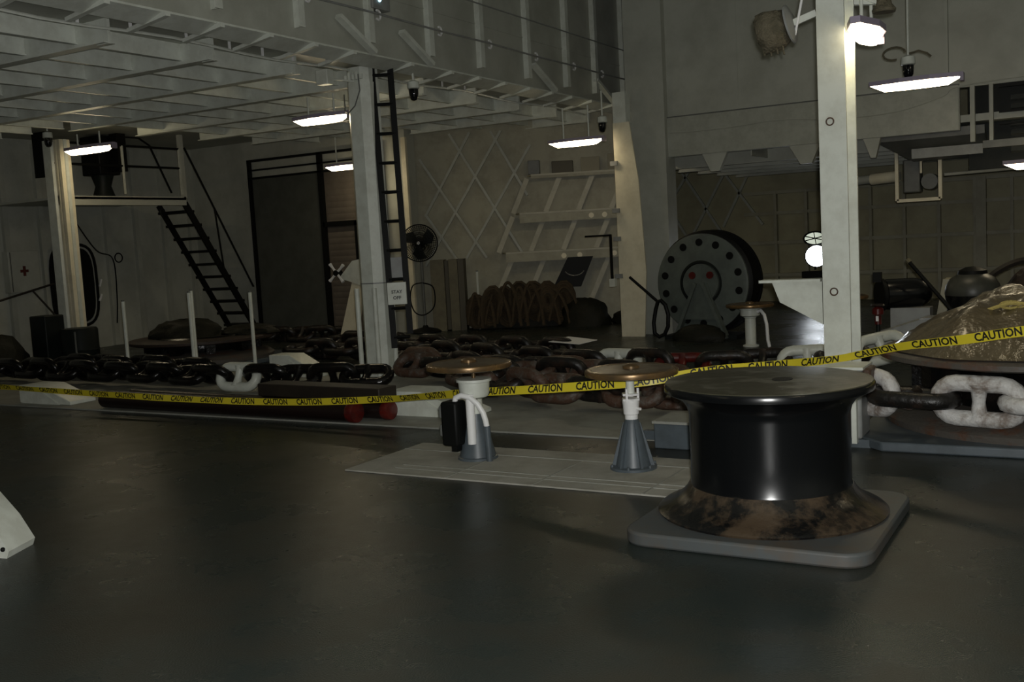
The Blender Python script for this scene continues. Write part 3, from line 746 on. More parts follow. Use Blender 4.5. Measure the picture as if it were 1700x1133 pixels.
wl_ = (-12.32, 11.4)
windlass('dark windlass drum under a tarp before the stairs', wl_, 1.12, 'tarp', .4, 'rust', 'darklink', 1.16, rimz=.36)
lump('tarp_cover', 'dark crumpled tarp lying over the windlass near the stairs', 'tarp', (-12.55, 11.3, .43), .62, .5, .27, 'tarp', 11)
lump('tarp_cover', 'dark tarp heap on the stairs side of the dark windlass', 'tarp', (-11.75, 11.85, .43), .5, .4, .14, 'tarp', 12)

# white chain wrapping the right windlass
chain('chipped white anchor chain wrapped round the right windlass', [(-1.78, 8.06, .37), (-1.28, 7.74, .37), (-.75, 7.68, .36), (-.2, 7.66, .36), (.5, 7.8, .36)], ['dirtywhite', 'dimlink', 'dirtywhite', 'dirtywhite'], roll0=PI/2, jit=.06, wob=.004, pitch=.44, seed=21)

# ================================================================== BOLLARD
BC = (-1.64, 5.57)
t = thing('bollard', 'large black drum bollard with flared foot on a square base', 'bollard', (BC[0], BC[1], 0))
bx, by = BC; h = .645; c_ = .15; pl = []
for (sx, sy, a0) in ((1, -1, -PI/2), (1, 1, 0), (-1, 1, PI/2), (-1, -1, PI)):
    for i in range(6):
        a = a0 + PI/2*i/5; pl.append((bx + .02 + sx*(h-c_) + c_*math.cos(a), by - .06 + sy*(h-c_) + c_*math.sin(a), 0))
obj('base_plate', MB().prism(pl, (0, 0, .075)), 'bluetop', t, bevel=.014)
obj('drum', MB().lathe([(.622, .076), (.628, .088), (.61, .103), (.56, .125), (.51, .155), (.47, .195), (.445, .235)], 72, (bx, by, 0)), 'blackrust', t)
obj('barrel', MB().lathe([(.447, .225), (.438, .245), (.436, .40), (.438, .63), (.447, .67), (.475, .71), (.525, .74), (.555, .752), (.560, .756)], 72, (bx, by, 0)), 'black', t)
obj('rim', MB().lathe([(.555, .752), (.568, .759), (.570, .788), (.563, .801)], 72, (bx, by, 0)), 'black', t)
obj('top_plate', MB().lathe([(.563, .799), (.559, .806), (.53, .810), (.05, .812), (.01, .812)], 72, (bx, by, 0)), 'rusttop', t)

obj('centre_hole', MB().prism([(bx + .09 + .055*math.cos(2*PI*i/16), by - .02 + .075*math.sin(2*PI*i/16), .8115) for i in range(16)], (0, 0, .0022)), 'black2', t)

# ================================================================== BRAKE STANDS WITH BRASS HANDWHEELS
def handwheel(parent, c, R=.325, tilt=(0, 0)):
    x, y, z = c
    ax = V((tilt[0], tilt[1], 1)).normalized()
    w = obj('handwheel', MB().lathe([(R*.9, -.018), (R, -.01), (R*1.015, .01), (R, .026), (R*.93, .034), (R*.85, .026), (.06, .03), (.055, .05), (.01, .055)], 48, c, ax), 'brass', parent)
    obj('disc', MB().lathe([(R*.86, .028), (R*.6, .036), (.06, .034)], 48, c, ax), 'brassdisc', w)
    obj('hub', MB().lathe([(.05, -.05), (.06, -.02), (.06, .05), (.03, .065)], 16, c, ax), 'brass', w)
    return w
def ringpts(c, r, n=20): return [(c[0] + r*math.cos(2*PI*i/n), c[1] + r*math.sin(2*PI*i/n), c[2]) for i in range(n)]

# nearest left: bucket head, black motor box, curved white pipe
t = thing('brake_stand', 'brake stand with white bucket head and black box on its side', 'brake stand', (-4.15, 6.5, 0))
x, y = -4.17, 6.5
obj('cone_base', MB().lathe([(.155, .012), (.155, .03), (.14, .035), (.10, .2), (.07, .30), (.06, .36)], 24, (x, y, 0)), 'bluegrey', t)
obj('post', MB().lathe([(.034, .14), (.034, .52)], 14, (x + .02, y - .1, 0)), 'pure', t)
obj('column', MB().lathe([(.06, .34), (.055, .5)], 14, (x, y, 0)), 'white', t)
obj('bucket_head', MB().lathe([(.06, .47), (.105, .49), (.115, .52), (.12, .60), (.135, .605), (.135, .625), (.11, .628), (.02, .63)], 28, (x, y, 0)), 'white', t)
obj('spindle', MB().cyl((x, y, .62), (x, y, .70), .016, 10), 'brass', t)
handwheel(t, (x - .05, y + .02, .715), .325)
mb = MB().box(x - .19, y - .20, .13, x - .045, y - .05, .47); 
obj('motor_box', mb, 'black2', t, bevel=.02)
obj('motor_box', MB().box(x - .225, y - .17, .2, x - .19, y - .07, .29), 'midgrey', t, bevel=.008)
obj('motor_box', MB().box(x - .225, y - .17, .34, x - .19, y - .07, .43), 'midgrey', t, bevel=.008)
obj('motor_foot', MB().box(x - .13, y - .16, .085, x - .08, y - .09, .14), 'black2', t)
obj('curved_pipe', MB().tube([(x - .09, y - .14, .46), (x - .08, y - .14, .495), (x - .03, y - .135, .515), (x + .03, y - .12, .50), (x + .085, y - .1, .45), (x + .125, y - .09, .38), (x + .14, y - .085, .32), (x + .145, y - .08, .27)], .022, 10), 'pure', t)
obj('drain_pipe', MB().tube([(x + .145, y - .08, .28), (x + .15, y - .075, .012)], .026, 10), 'bluegrey', t)

# nearest right: ribbed cone, white gland, brown disc
t = thing('brake_stand', 'brake stand with tall ribbed blue grey cone and white gland', 'brake stand', (-2.89, 6.52, 0))
x, y = -2.89, 6.52
obj('cone_base', MB().lathe([(.165, .012), (.165, .03), (.15, .035)], 24, (x, y, 0)), 'bluegrey', t)
obj('cone', MB().lathe([(.125, .03), (.10, .14), (.06, .33), (.045, .365)], 20, (x, y, 0)), 'bluegrey', t)
for i in range(6):
    a = 2*PI*i/6 + .3; ca, sa_ = math.cos(a), math.sin(a)
    obj('rib', MB().prism([(x + .15*ca - .008*sa_, y + .15*sa_ + .008*ca, .033), (x + .05*ca - .008*sa_, y + .05*sa_ + .008*ca, .033), (x + .04*ca - .008*sa_, y + .04*sa_ + .008*ca, .34), (x + .06*ca - .008*sa_, y + .06*sa_ + .008*ca, .34)], (.016*sa_, -.016*ca, 0)), 'bluegrey', t)
    obj('bolt', MB().cyl((x + .155*math.cos(a+.4), y + .155*math.sin(a+.4), .03), (x + .155*math.cos(a+.4), y + .155*math.sin(a+.4), .048), .011, 6), 'bluegrey', t)
obj('gland', MB().lathe([(.04, .35), (.046, .36), (.046, .395), (.054, .40), (.058, .47), (.06, .475), (.06, .50)], 18, (x, y, 0)), 'pure', t)
obj('gland_flange', MB().lathe([(.066, .495), (.066, .51)], 6, (x, y, 0)), 'pure', t)
obj('gland_flange', MB().lathe([(.066, .53), (.066, .545)], 6, (x, y, 0)), 'pure', t)
for a in (.4, 2.5, 4.6):
    obj('stud', MB().cyl((x + .052*math.cos(a), y + .052*math.sin(a), .49), (x + .052*math.cos(a), y + .052*math.sin(a), .58), .009, 6), 'pure', t)
obj('gland_nut', MB().cyl((x + .055, y - .02, .44), (x + .085, y - .03, .44), .01, 6), 'pure', t)
obj('spindle', MB().cyl((x, y, .54), (x, y, .67), .03, 14), 'white', t)
wh = handwheel(t, (x + .0, y + .03, .685), .325)

def far_stand(label, x, y, hwz, mcol='white', loop=True):
    t = thing('brake_stand', label, 'brake stand', (x, y, 0))
    obj('post', MB().lathe([(.11, 0), (.11, .02), (.075, .03), (.075, hwz-.17), (.09, hwz-.16), (.09, hwz-.14)], 16, (x, y, 0)), mcol, t)
    obj('head', MB().lathe([(.10, hwz-.15), (.135, hwz-.13), (.135, hwz-.05), (.15, hwz-.045), (.15, hwz-.03), (.02, hwz-.02)], 20, (x, y, 0)), mcol, t)
    if loop: obj('curved_pipe', MB().tube([(x+.12, y-.05, hwz-.08), (x+.17, y-.06, hwz-.06), (x+.22, y-.07, hwz-.12), (x+.25, y-.07, hwz-.25), (x+.26, y-.07, .1), (x+.28, y-.07, 0)], .024, 8), 'pure', t)
    handwheel(t, (x, y, hwz), .325)
    return t
far_stand('brake stand with brass wheel in front of the hose reel', -4.32, 13.95, .565)
far_stand('brake stand with brass wheel just right of the I-beam pillar', -3.15, 14.4, .62, loop=False)

# ================================================================== DECK BOX AND CHAIN STOPPER BEHIND THE BOLLARD
t = thing('deck_box', 'blue grey steel deck box with dusty top behind the bollard', 'box', (-2.3, 7.5, 0))
obj('body', MB().box(-3.02, 7.22, .0, -1.72, 7.62, .195), 'bluegrey', t, bevel=.01)
obj('lid', MB().box(-3.03, 7.21, .195, -1.72, 7.63, .215), 'pad', t)
obj('lug', MB().box(-3.14, 7.3, .05, -3.02, 7.36, .12), 'bluegrey', t)
t = thing('chain_stopper', 'grey steel chain stopper housing between bollard and I-beam pillar', 'stopper', (-1.85, 7.7, .0))
obj('body', MB().box(-2.25, 7.64, .06, -1.56, 7.95, .575), 'grey', t, bevel=.02)
obj('top_plate', MB().box(-2.27, 7.62, .575, -1.54, 7.97, .595), 'white', t)
obj('rusty_cheek', MB().box(-1.56, 7.68, .40, -1.50, 7.92, .58), 'rustlink', t, bevel=.02)
obj('rib', MB().box(-1.62, 7.58, .04, -1.585, 7.64, .56), 'white', t)
obj('rib', MB().box(-1.70, 7.6, .1, -1.68, 7.64, .56), 'white', t)
obj('foot', MB().box(-2.2, 7.64, 0, -1.5, 7.98, .06), 'bluegrey', t)

# ================================================================== WHITE CHOCKS
def wedge(label, x, y, L, w, h, tip=.04):
    t = thing('wedge_chock', label, 'chock', (x, y, .016), 'white wedge chocks')
    pf = [(x, y, .016), (x + L, y, .016), (x + L, y, .016 + tip), (x + L*.42, y, h), (x, y, h)]
    obj('body', MB().prism(pf, (0, w, 0)), 'white', t, bevel=.008)
    obj('side_rib', MB().prism([(x + .05, y - .015, .016), (x + L*.8, y - .015, .016), (x + L*.42, y - .015, h*.8)], (0, .015, 0)), 'white', t)
    return t
wedge('white wedge chock at the far left end of the deck plate', -11.45, 7.62, .95, .35, .23)
wedge('white wedge chock beyond the black chain', -9.75, 10.15, .85, .3, .30)
wedge('white wedge chock right of the red pole ends', -6.12, 7.95, .95, .4, .25)
t = thing('corner_plate', 'white plate with a bolt at the lower left edge', 'plate', (-5.6, 3.45, 0))
obj('plate', MB().prism([(-6.1, 3.33, 0), (-5.44, 3.44, 0), (-5.43, 3.45, .04), (-5.57, 3.46, .17), (-5.75, 3.46, .30), (-6.1, 3.4, .30)], (-.12, .25, 0)), 'white', t)
obj('bolt', MB().ball((-5.47, 3.44, .05), .014, 8), 'black2', t)

# ================================================================== POLES WITH RED ENDS, TIMBER
def pole(label, a, b, r):
    t = thing('roller_pole', label, 'pole', (a[0], a[1], a[2] - r), 'black poles with red ends')
    a, b = V(a), V(b)
    obj('shaft', MB().cyl(a, b, r, 18), 'darkred', t)
    d = (b - a).normalized()
    obj('red_end', MB().lathe([(r*1.0, -.0), (r*1.08, .015), (r*1.08, .07), (r*1.0, .09), (r*.5, .10), (.01, .10)], 20, b, d), 'red', t)
    return t
pole('long dark red pole lying nearest along the plate edge with red end', (-9.85, 7.60, .115), (-6.22, 7.50, .115), .095)
pole('long dark red pole lying just behind the nearest one', (-9.7, 7.86, .105), (-5.98, 7.72, .105), .085)
t = thing('timber_beam', 'dark brown timber baulk lying over the red ended poles', 'timber', (-7, 7.8, .19))
obj('baulk', MB().bar((-7.6, 7.85, .26), (-5.95, 7.75, .26), .26, .13), 'timber', t, bevel=.01)

# ================================================================== CAUTION TAPE
TP = [(-11.65, 7.36, .257), (-10.30, 7.36, .228), (-9.28, 7.36, .209), (-7.91, 7.36, .199), (-6.70, 7.36, .219), (-5.68, 7.34, .282), (-5.13, 7.15, .352), (-4.78, 7.0, .402), (-4.28, 6.80, .47),
      (-3.71, 6.73, .52), (-3.18, 6.69, .57), (-2.92, 6.73, .59), (-2.75, 6.80, .61), (-2.45, 7.0, .645), (-2.11, 7.30, .645), (-1.76, 7.69, .645), (-1.53, 7.71, .69),
      (-1.27, 7.64, .75), (-.86, 7.54, .81), (-.48, 7.42, .88), (.3, 7.2, 1.0)]
TP = [V(p) for p in TP]
TC = cat_rom(TP); SL = [0]
for i in range(1, len(TC)): SL.append(SL[-1] + (TC[i]-TC[i-1]).length)
def tape_at(s):
    s = min(max(s, 0), SL[-1] - 1e-6); i = 0
    lo, hi_ = 0, len(SL)-1
    while hi_ - lo > 1:
        m_ = (lo+hi_)//2
        if SL[m_] <= s: lo = m_
        else: hi_ = m_
    u = (s - SL[lo]) / (SL[lo+1]-SL[lo])
    p = TC[lo].lerp(TC[lo+1], u); d = (TC[lo+1]-TC[lo]).normalized()
    # slight twist along the run
    tw = .42*math.sin(s*1.3) + .22*math.sin(s*3.1)
    nrm = d.cross(V((0, 0, 1))).normalized(); upv = nrm.cross(d).normalized()
    w = upv*math.cos(tw) + nrm*math.sin(tw); nn = nrm*math.cos(tw) - upv*math.sin(tw)
    return p, d, w, nn
t = thing('caution_tape', 'yellow caution tape with black lettering strung across the deck', 'tape', TP[0])
HW = .034; vs = []; fs = []; NN = 260
for i in range(NN + 1):
    p, d, w, nn = tape_at(SL[-1]*i/NN); vs += [p - w*HW, p + w*HW, p + w*HW - nn*.0008, p - w*HW - nn*.0008]
for i in range(NN):
    a = 4*i
    for k in range(4): fs.append((a+k, a+4+k, a+4+(k+1) % 4, a+(k+1) % 4))
obj('strip', MB().add(vs, fs), 'yellow', t)
tv, tf = text_mesh('CAUTION', .078)
tw_ = max(v.x for v in tv) - min(v.x for v in tv)
per = .435; n = int(SL[-1]/per)
for i in range(n):
    s0_ = (i + .5)*per + .05
    pts = []
    for v in tv:
        p, d, w, nn = tape_at(s0_ + v.x*(.315/tw_)); pts.append(p + w*v.y + nn*.0015)
    obj('lettering', MB().add(pts, tf), 'ink', t, smooth=0)

# ================================================================== HOSE REEL
t = thing('hose_reel', 'large grey green reel with a ring of holes by the bulkhead', 'reel', (-5.2, 15.0, 0))
ax = V((-.10, -1, 0)).normalized(); rc = V((-5.36, 14.98, .85))
def rl(prof, seg=56, c=rc): return MB().lathe(prof, seg, c, ax)
obj('face_disc', rl([(.02, .0), (.75, .0), (.75, .035), (.70, .05), (.02, .05)]), 'greygreen', t)
obj('rear_disc', rl([(.02, -.42), (.80, -.42), (.80, -.36), (.02, -.36)]), 'black2', t)
obj('wound_hose', rl([(.70, -.36), (.79, -.33), (.80, -.2), (.79, -.06), (.70, -.0)]), 'black2', t)
side = ax.cross(V((0, 0, 1))).normalized()
for i in range(14):
    a = 2*PI*i/14 + .2
    p = rc + side*(.62*math.cos(a)) + V((0, 0, .62*math.sin(a)))
    obj('hole', MB().cyl(p + ax*.04, p + ax*.056, .058, 14), 'black2', t)
obj('hub_ring', rl([(.33, .05), (.345, .07), (.31, .075), (.30, .05)]), 'darkgreen', t)
obj('hub', rl([(.30, .05), (.29, .09), (.1, .10), (.02, .10)]), 'greygreen', t)
for s_ in (-.12, .17):
    p = rc + side*(-s_) + V((0, 0, .12)); obj('red_plug', MB().cyl(p + ax*.09, p + ax*.12, .055, 14), 'red', t)
for s_ in (-1, 1):
    obj('stand_leg', MB().bar(rc + ax*.10 + side*.06*s_, rc + ax*.12 + side*.42*s_ + V((0, 0, -.84)), .05, .12, up=ax), 'greygreen', t)
obj('stand_plate', MB().prism([rc + ax*.09 + side*.12, rc + ax*.09 - side*.12, rc + ax*.09 - side*.3 + V((0, 0, -.55)), rc + ax*.09 + side*.3 + V((0, 0, -.55))], ax*.03), 'greygreen', t)
obj('stand_base', MB().box(-5.95, 14.82, 0, -4.8, 15.35, .06), 'darkgreen', t)
lump('canvas_heap', 'dark heap under the foot of the hose reel', 'tarp', (-5.3, 14.6, 0), .42, .18, .24, 'tarp', 31)

t = thing('pelican_hook', 'dark slip hook with long handle leaning by the tapered column', 'hook', (-5.9, 14.6, 0))
obj('handle', MB().cyl((-6.40, 14.6, .99), (-5.97, 14.6, .62), .022, 8), 'black2', t)
lp = [(-5.9, 14.6, .62), (-5.83, 14.6, .55), (-5.79, 14.6, .4), (-5.80, 14.6, .22), (-5.86, 14.6, .1), (-5.95, 14.6, .06), (-6.02, 14.6, .12), (-6.03, 14.6, .28), (-5.99, 14.6, .48), (-5.95, 14.6, .6)]
obj('loop', MB().tube(lp, .032, 8, True), 'black2', t)

# ================================================================== FAR CENTRE: FAN, LOCKERS, ROPES
t = thing('pedestal_fan', 'dark pedestal fan with round cage before the hull wall', 'fan', (-11.2, 16.0, 0))
fc = V((-11.2, 15.85, 1.70)); fax = V((.42, -.9, 0)).normalized(); fs_ = fax.cross(V((0, 0, 1))).normalized()
def fr(r, o=0., n=32): return [fc + fax*o + fs_*(r*math.cos(2*PI*i/n)) + V((0, 0, r*math.sin(2*PI*i/n))) for i in range(n)]
obj('cage_ring', MB().tube(fr(.345), .012, 6, True), 'black2', t)
for r in (.08, .12, .16, .2, .24, .28, .31):
    obj('cage_wire', MB().tube(fr(r, .07*(1-(r/.345)**2)), .004, 4, True), 'black2', t)
for i in range(56):
    a = 2*PI*i/56; e = fs_*math.cos(a) + V((0, 0, math.sin(a)))
    obj('cage_wire', MB().tube([fc + fax*.08 + e*.05, fc + fax*.05 + e*.22, fc + e*.345, fc - fax*.1 + e*.2, fc - fax*.12 + e*.05], .004, 4), 'black2', t)
for i in range(3):
    a = 2*PI*i/3 + .5; e = fs_*math.cos(a) + V((0, 0, math.sin(a))); g = fs_*(-math.sin(a)) + V((0, 0, math.cos(a)))
    obj('blade', MB().prism([fc + e*.05 - g*.03, fc + e*.29 - g*.13 + fax*.03, fc + e*.31 + g*.05, fc + e*.2 + g*.14 - fax*.02, fc + e*.05 + g*.05], fax*.006), 'darkgreen', t)
obj('motor', MB().lathe([(.02, -.2), (.09, -.18), (.10, -.08), (.05, .02), (.04, .08), (.01, .09)], 16, fc, fax), 'black2', t)
obj('badge', MB().cyl(fc + fax*.09, fc + fax*.095, .03, 12), 'chrome', t)
obj('pole', MB().cyl(fc - fax*.12 + V((0, 0, -.05)), fc - fax*.12 + V((0, 0, -1.64)), .028, 10), 'midgrey', t)
obj('base', MB().lathe([(.30, 0), (.30, .02), (.24, .06), (.06, .1), (.04, .14)], 24, fc - fax*.12 + V((0, 0, -1.70))), 'black2', t)
bc = fc - fax*.08
obj('cord', MB().tube(cat_rom([bc + V((-.02, 0, -.75)), bc + fs_*.19 + V((0, 0, -.8)), bc + fs_*.25 + V((0, 0, -1.05)), bc + fs_*.18 + V((0, 0, -1.3)), bc + V((0, 0, -1.36)), bc - fs_*.2 + V((0, 0, -1.2)), bc - fs_*.2 + V((0, 0, -.85)), bc + V((0, 0, -.75))], 6), .013, 6), 'black2', t)
def hbox(s0, s1, z0, z1, o0, o1):
    return MB().prism([hp(s0, z0, o0), hp(s1, z0, o0), hp(s1, z0, o1), hp(s0, z0, o1)], (0, 0, z1-z0))
t = thing('locker', 'tall tan board locker standing right of the fan', 'locker', tuple(hp(.4, 0, .3)))
obj('board', hbox(.10, .36, 0, 1.36, .1, .45), 'tan', t)
obj('board', hbox(.37, .44, .02, 1.34, .1, .42), 'tan2', t)
obj('board', hbox(.45, .62, 0, 1.36, .1, .45), 'tan', t)
obj('side_board', hbox(.63, .74, 0, 1.36, .1, .46), 'tan2', t)
tag(obj('rope_rack', hbox(.85, 2.75, .0, .30, .05, .40), 'tarp'), 'dark low rack under the hanging rope coils by the hull', 'rack')
PLACE = ('leftmost brown rope coil of the heap before the hull wall', 'second brown rope coil from the left in the heap', 'third brown rope coil from the left in the heap',
         'middle brown rope coil of the heap before the hull wall', 'third brown rope coil from the right in the heap', 'second brown rope coil from the right in the heap', 'rightmost brown rope coil beside the dark canvas heap')
for i in range(7):
    s_ = 1.0 + i*.265; rr = random.Random(40 + i)
    t = thing('rope_coil', PLACE[i], 'rope', tuple(hp(s_, 0, .5)), 'brown rope coils by the hull')
    pts = []
    hh = rr.uniform(.36, .43); top = rr.uniform(.80, .92) if 0 < i else .66; zc = top - hh
    wd = rr.uniform(.20, .25); tl_ = rr.uniform(-.25, .25)
    for k in range(9*14):
        a = 2*PI*k/14; q = k/126
        f_ = 1 - .95*q
        ss = wd*f_*math.cos(a); zz = hh*f_*math.sin(a)
        pts.append(hp(s_ + ss + zz*tl_*.5, max(zc + zz, .05), .5 + .10*math.sin(q*5 + i) + .12*(i % 2)))
    obj('coil', MB().tube(pts, .030, 6), 'rope', t)
t = thing('mooring_rope', 'loose brown rope thrown over the coils before the hull', 'rope', tuple(hp(1.8, 0, .7)))
for i in range(9):
    rr = random.Random(90 + i); s_ = .95 + .21*i; tp = rr.uniform(.62, .86); w_ = rr.uniform(.12, .34)
    obj('strand', MB().tube(cat_rom([hp(s_ - w_, .12, .74), hp(s_ - w_*.7, tp*.6, .72), hp(s_ - w_*.2, tp, .62), hp(s_ + w_*.3, tp*.97, .64), hp(s_ + w_*.8, tp*.55, .74), hp(s_ + w_, .05, .78)], 6), .03, 6), 'rope', t)
lump('canvas_heap', 'dark canvas heap right of the rope coils', 'tarp', tuple(hp(3.0, 0, .6)), .5, .35, .5, 'tarp', 33)
lump('canvas_heap', 'low brown heap at the foot of the hull beyond the chains', 'tarp', tuple(hp(4.0, 0, .6)), .55, .3, .26, 'tarp', 34)
t = thing('dark_plate', 'black slanted panel with a chrome arc for its glint below the stringer', 'panel', tuple(hp(2.7, .75, .4)))
obj('plate', MB().prism([hp(2.42, .72, .36), hp(2.95, .72, .36), hp(3.2, 1.28, .36), hp(2.72, 1.28, .36)], HN*.03), 'black2', t)
cc = hp(2.84, 1.06, .41)
obj('glint_arc', MB().tube([cc + HE*(.19*math.cos(a)) + V((0, 0, .13*math.sin(a))) for a in [PI + .35 + (PI-.7)*i/12 for i in range(13)]], .014, 6), 'chrome', t)  # curved glint modelled as a chrome arc
for (s0, w, h, m) in ((2.05, .22, .26, 'midgrey'), (2.5, .4, .22, 'tan2'), (3.05, .35, .26, 'box'), (3.55, .25, .3, 'box')):
    tag(obj('stores_box', hbox(s0, s0 + w, 2.872, 2.872 + h, .05, .28), m, bevel=.008),
        {2.05: 'dark grey box at the left end of the upper hull shelf', 2.5: 'brown box second from left on the upper hull shelf', 3.05: 'pale box third from left on the upper hull shelf', 3.55: 'pale tall box nearest the tapered column on the upper hull shelf'}[s0], 'box', 'boxes on the upper hull shelf')
t = thing('angle_bracket', 'black angle bracket standing left of the tapered column', 'bracket', (-6.95, 15.15, .9))
obj('upright', MB().bar((-6.93, 15.12, .95), (-6.93, 15.12, 1.66), .035, .035), 'black2', t)
obj('arm', MB().bar((-7.38, 15.12, 1.65), (-6.92, 15.12, 1.65), .035, .03), 'black2', t)
obj('foot', MB().box(-6.98, 15.1, .82, -6.88, 15.18, .95), 'white', t)

# white davit left of the pillar with a four-spoke handle
t = thing('davit', 'cream blade shaped davit with four spoked handle left of the ladder pillar', 'davit', (-11.1, 13.5, 0))
obj('blade', MB().prism([(-11.30, 13.5, .18), (-11.14, 13.5, .05), (-10.95, 13.5, .2), (-10.62, 13.5, 1.42), (-10.85, 13.5, 1.42)], (0, .06, 0)), 'cream', t)
obj('head', MB().prism([(-11.2, 13.46, 1.18), (-10.75, 13.46, 1.05), (-10.55, 13.46, 1.3), (-10.62, 13.46, 1.5), (-10.9, 13.46, 1.46)], (0, .12, 0)), 'white', t)
hc = V((-11.18, 13.38, 1.27))
for a in (.7, .7 + PI/2, .7 + PI, .7 - PI/2):
    e = V((math.cos(a), 0, math.sin(a)))
    obj('spoke', MB().tube([hc, hc + e*.12, hc + e*.2], [.022, .02, .032], 8), 'pure', t)
obj('hub', MB().cyl(hc + V((0, -.03, 0)), hc + V((0, .1, 0)), .05, 12), 'black2', t)

# ================================================================== FAR RIGHT: CAPSTAN, FLOAT, PLATFORM
t = thing('grey_ramp', 'grey steel ramp with bright top edge right of the I-beam pillar', 'ramp', (-1.9, 12.6, 0))
obj('body', MB().prism([(-2.75, 12.45, 0), (-1.5, 12.45, 0), (-1.5, 12.45, .5), (-1.85, 12.45, .5), (-2.75, 12.45, .2)], (0, .5, 0)), 'grey', t)
obj('bright_edge', MB().box(-1.88, 12.44, .495, -1.48, 12.47, .512), 'chrome', t)
t = thing('float', 'glossy black capsule float right of the I-beam pillar', 'float', (-2.1, 12.9, .55))
p0 = V((-2.40, 13.15, .74)); fa = V((.86, .5, 0)).normalized()
obj('body', MB().lathe([(.15, 0), (.185, .015), (.19, .06), (.19, .36), (.183, .43), (.16, .50), (.12, .555), (.06, .59), (.005, .60)], 28, p0, fa), 'black', t)
obj('end_plate', MB().lathe([(.19, -.05), (.20, -.04), (.20, .0), (.15, .0)], 28, p0, fa), 'black2', t)
obj('lug', MB().box(-2.5, 13.05, .9, -2.4, 13.12, 1.02), 'black2', t)
obj('cradle', MB().box(-2.3, 13.05, 0, -1.85, 13.3, .58), 'grey', t)
t = thing('hydrant', 'small red hydrant valve in front of the black float', 'hydrant', (-2.45, 12.35, .2))
obj('body', MB().lathe([(.04, .45), (.04, .55), (.065, .57), (.065, .63), (.03, .66)], 14, (-2.32, 12.38, 0)), 'red', t)
obj('wheel', MB().lathe([(.07, .66), (.08, .67), (.07, .685)], 16, (-2.32, 12.38, 0)), 'darkred', t)
obj('riser', MB().cyl((-2.32, 12.38, 0), (-2.32, 12.38, .45), .025, 10), 'darkgreen', t)
obj('white_tag', MB().box(-2.335, 12.33, .49, -2.305, 12.34, .55), 'pure', t)
t = thing('capstan', 'dark domed capstan beyond the plastic covered windlass', 'capstan', (-1.42, 13.45, 0))
obj('barrel', MB().lathe([(.42, 0), (.36, .1), (.30, .3), (.29, .55), (.31, .7)], 32, (-1.42, 13.45, 0)), 'black', t)
obj('dome', MB().lathe([(.31, .70), (.315, .74), (.30, .82), (.25, .90), (.15, .96), (.08, .98), (.01, .985)], 32, (-1.42, 13.45, 0)), 'dimgrey', t)
obj('cap', MB().lathe([(.17, .94), (.16, .99), (.08, 1.03), (.01, 1.04)], 24, (-1.42, 13.45, 0)), 'black2', t)
t = thing('crowbar', 'long dark bar leaning between float and domed capstan', 'bar', (-1.6, 12.8, .5))
obj('shaft', MB().cyl((-2.06, 12.95, 1.14), (-1.5, 12.75, .48), .024, 8), 'black2', t)
obj('tip', MB().cyl((-2.08, 12.96, 1.165), (-2.05, 12.947, 1.13), .032, 8), 'tan', t)
t = cable('fuel_hose', 'thick brown hose arching behind the domed capstan at right', [(-1.3, 13.6, .85), (-1.15, 13.6, .97), (-1.0, 13.62, 1.05), (-.85, 13.65, 1.08), (-.6, 13.7, 1.05), (-.4, 13.7, .95), (-.3, 13.7, .7)], .045, 'timber', cat='hose')
lump('stores_heap', 'brown heap under the arching hose at the right edge', 'heap', (-.75, 13.75, 0), .45, .4, .98, 'rust', 51)
t = thing('cable_drum', 'dark horizontal cable drum behind the plastic cover at right', 'drum', (-.35, 12.95, 0))
obj('drum', MB().lathe([(.3, -.45), (.3, -.4), (.2, -.38), (.2, .38), (.3, .4), (.3, .45)], 24, (-.35, 12.95, .55), (.86, .5, 0)), 'black2', t)
obj('saddle', MB().box(-.65, 12.8, 0, -.05, 13.1, .3), 'darkgreen', t)
tag(obj('tapered_block', MB().prism([(-2.0, 14.2, 0), (-1.45, 14.2, 0), (-1.6, 14.2, .85), (-1.85, 14.2, .85)], (0, .4, 0)), 'hull'), 'pale tapered block standing behind the black float', 'block')
# steel light equipment under the low deck: duct and guard frame
t = thing('air_duct', 'dark sheet metal duct with pale end under the right deck', 'duct', (-2.2, 16.4, 2.5))
obj('body', MB().prism([(-2.95, 15.85, 2.78), (-1.5, 15.85, 2.78), (-1.5, 16.6, 2.5), (-2.55, 16.6, 2.5)], (0, 0, .12)), 'midgrey', t)
obj('end_plate', MB().box(-2.5, 16.1, 2.52, -1.55, 16.14, 2.66), 'grey', t)
t = thing('guard_frame', 'pale guard frame round a fan heater under the right deck', 'heater', (-2.5, 16.8, 1.93))
x0, x1, z0, z1, yy = -2.82, -2.2, 1.93, 2.70, 16.75
for (a, b) in (((x0, yy, z0), (x0, yy, z1)), ((x1, yy, z0), (x1, yy, z1)), ((x0, yy, z0), (x1, yy, z0)), ((x0, yy, z1), (x1, yy, z1))):
    obj('frame_bar', MB().bar(a, b, .05, .05), 'cream', t)
obj('casing', MB().box(x0 + .08, yy + .08, z0 + .12, x1 - .3, yy + .4, z1 - .15), 'midgrey', t, bevel=.02)
obj('motor', MB().cyl((x1 - .16, yy + .05, 2.2), (x1 - .16, yy + .35, 2.2), .12, 16), 'midgrey', t)
obj('grille_bar', MB().bar((x0 + .35, yy, z0 + .4), (x0 + .35, yy, z1 - .1), .03, .03), 'cream', t)
t = thing('overhead_pipe', 'pale pipe run crossing under the right deck beside the heater', 'pipe', (-4, 17.3, 2.2))
obj('pipe', MB().cyl((-3.9, 17.4, 2.30), (-2.85, 17.2, 2.33), .07, 12), 'wall', t)
obj('pipe', MB().cyl((-2.2, 17.2, 2.30), (3, 17.0, 2.38), .025, 8), 'wall', t)
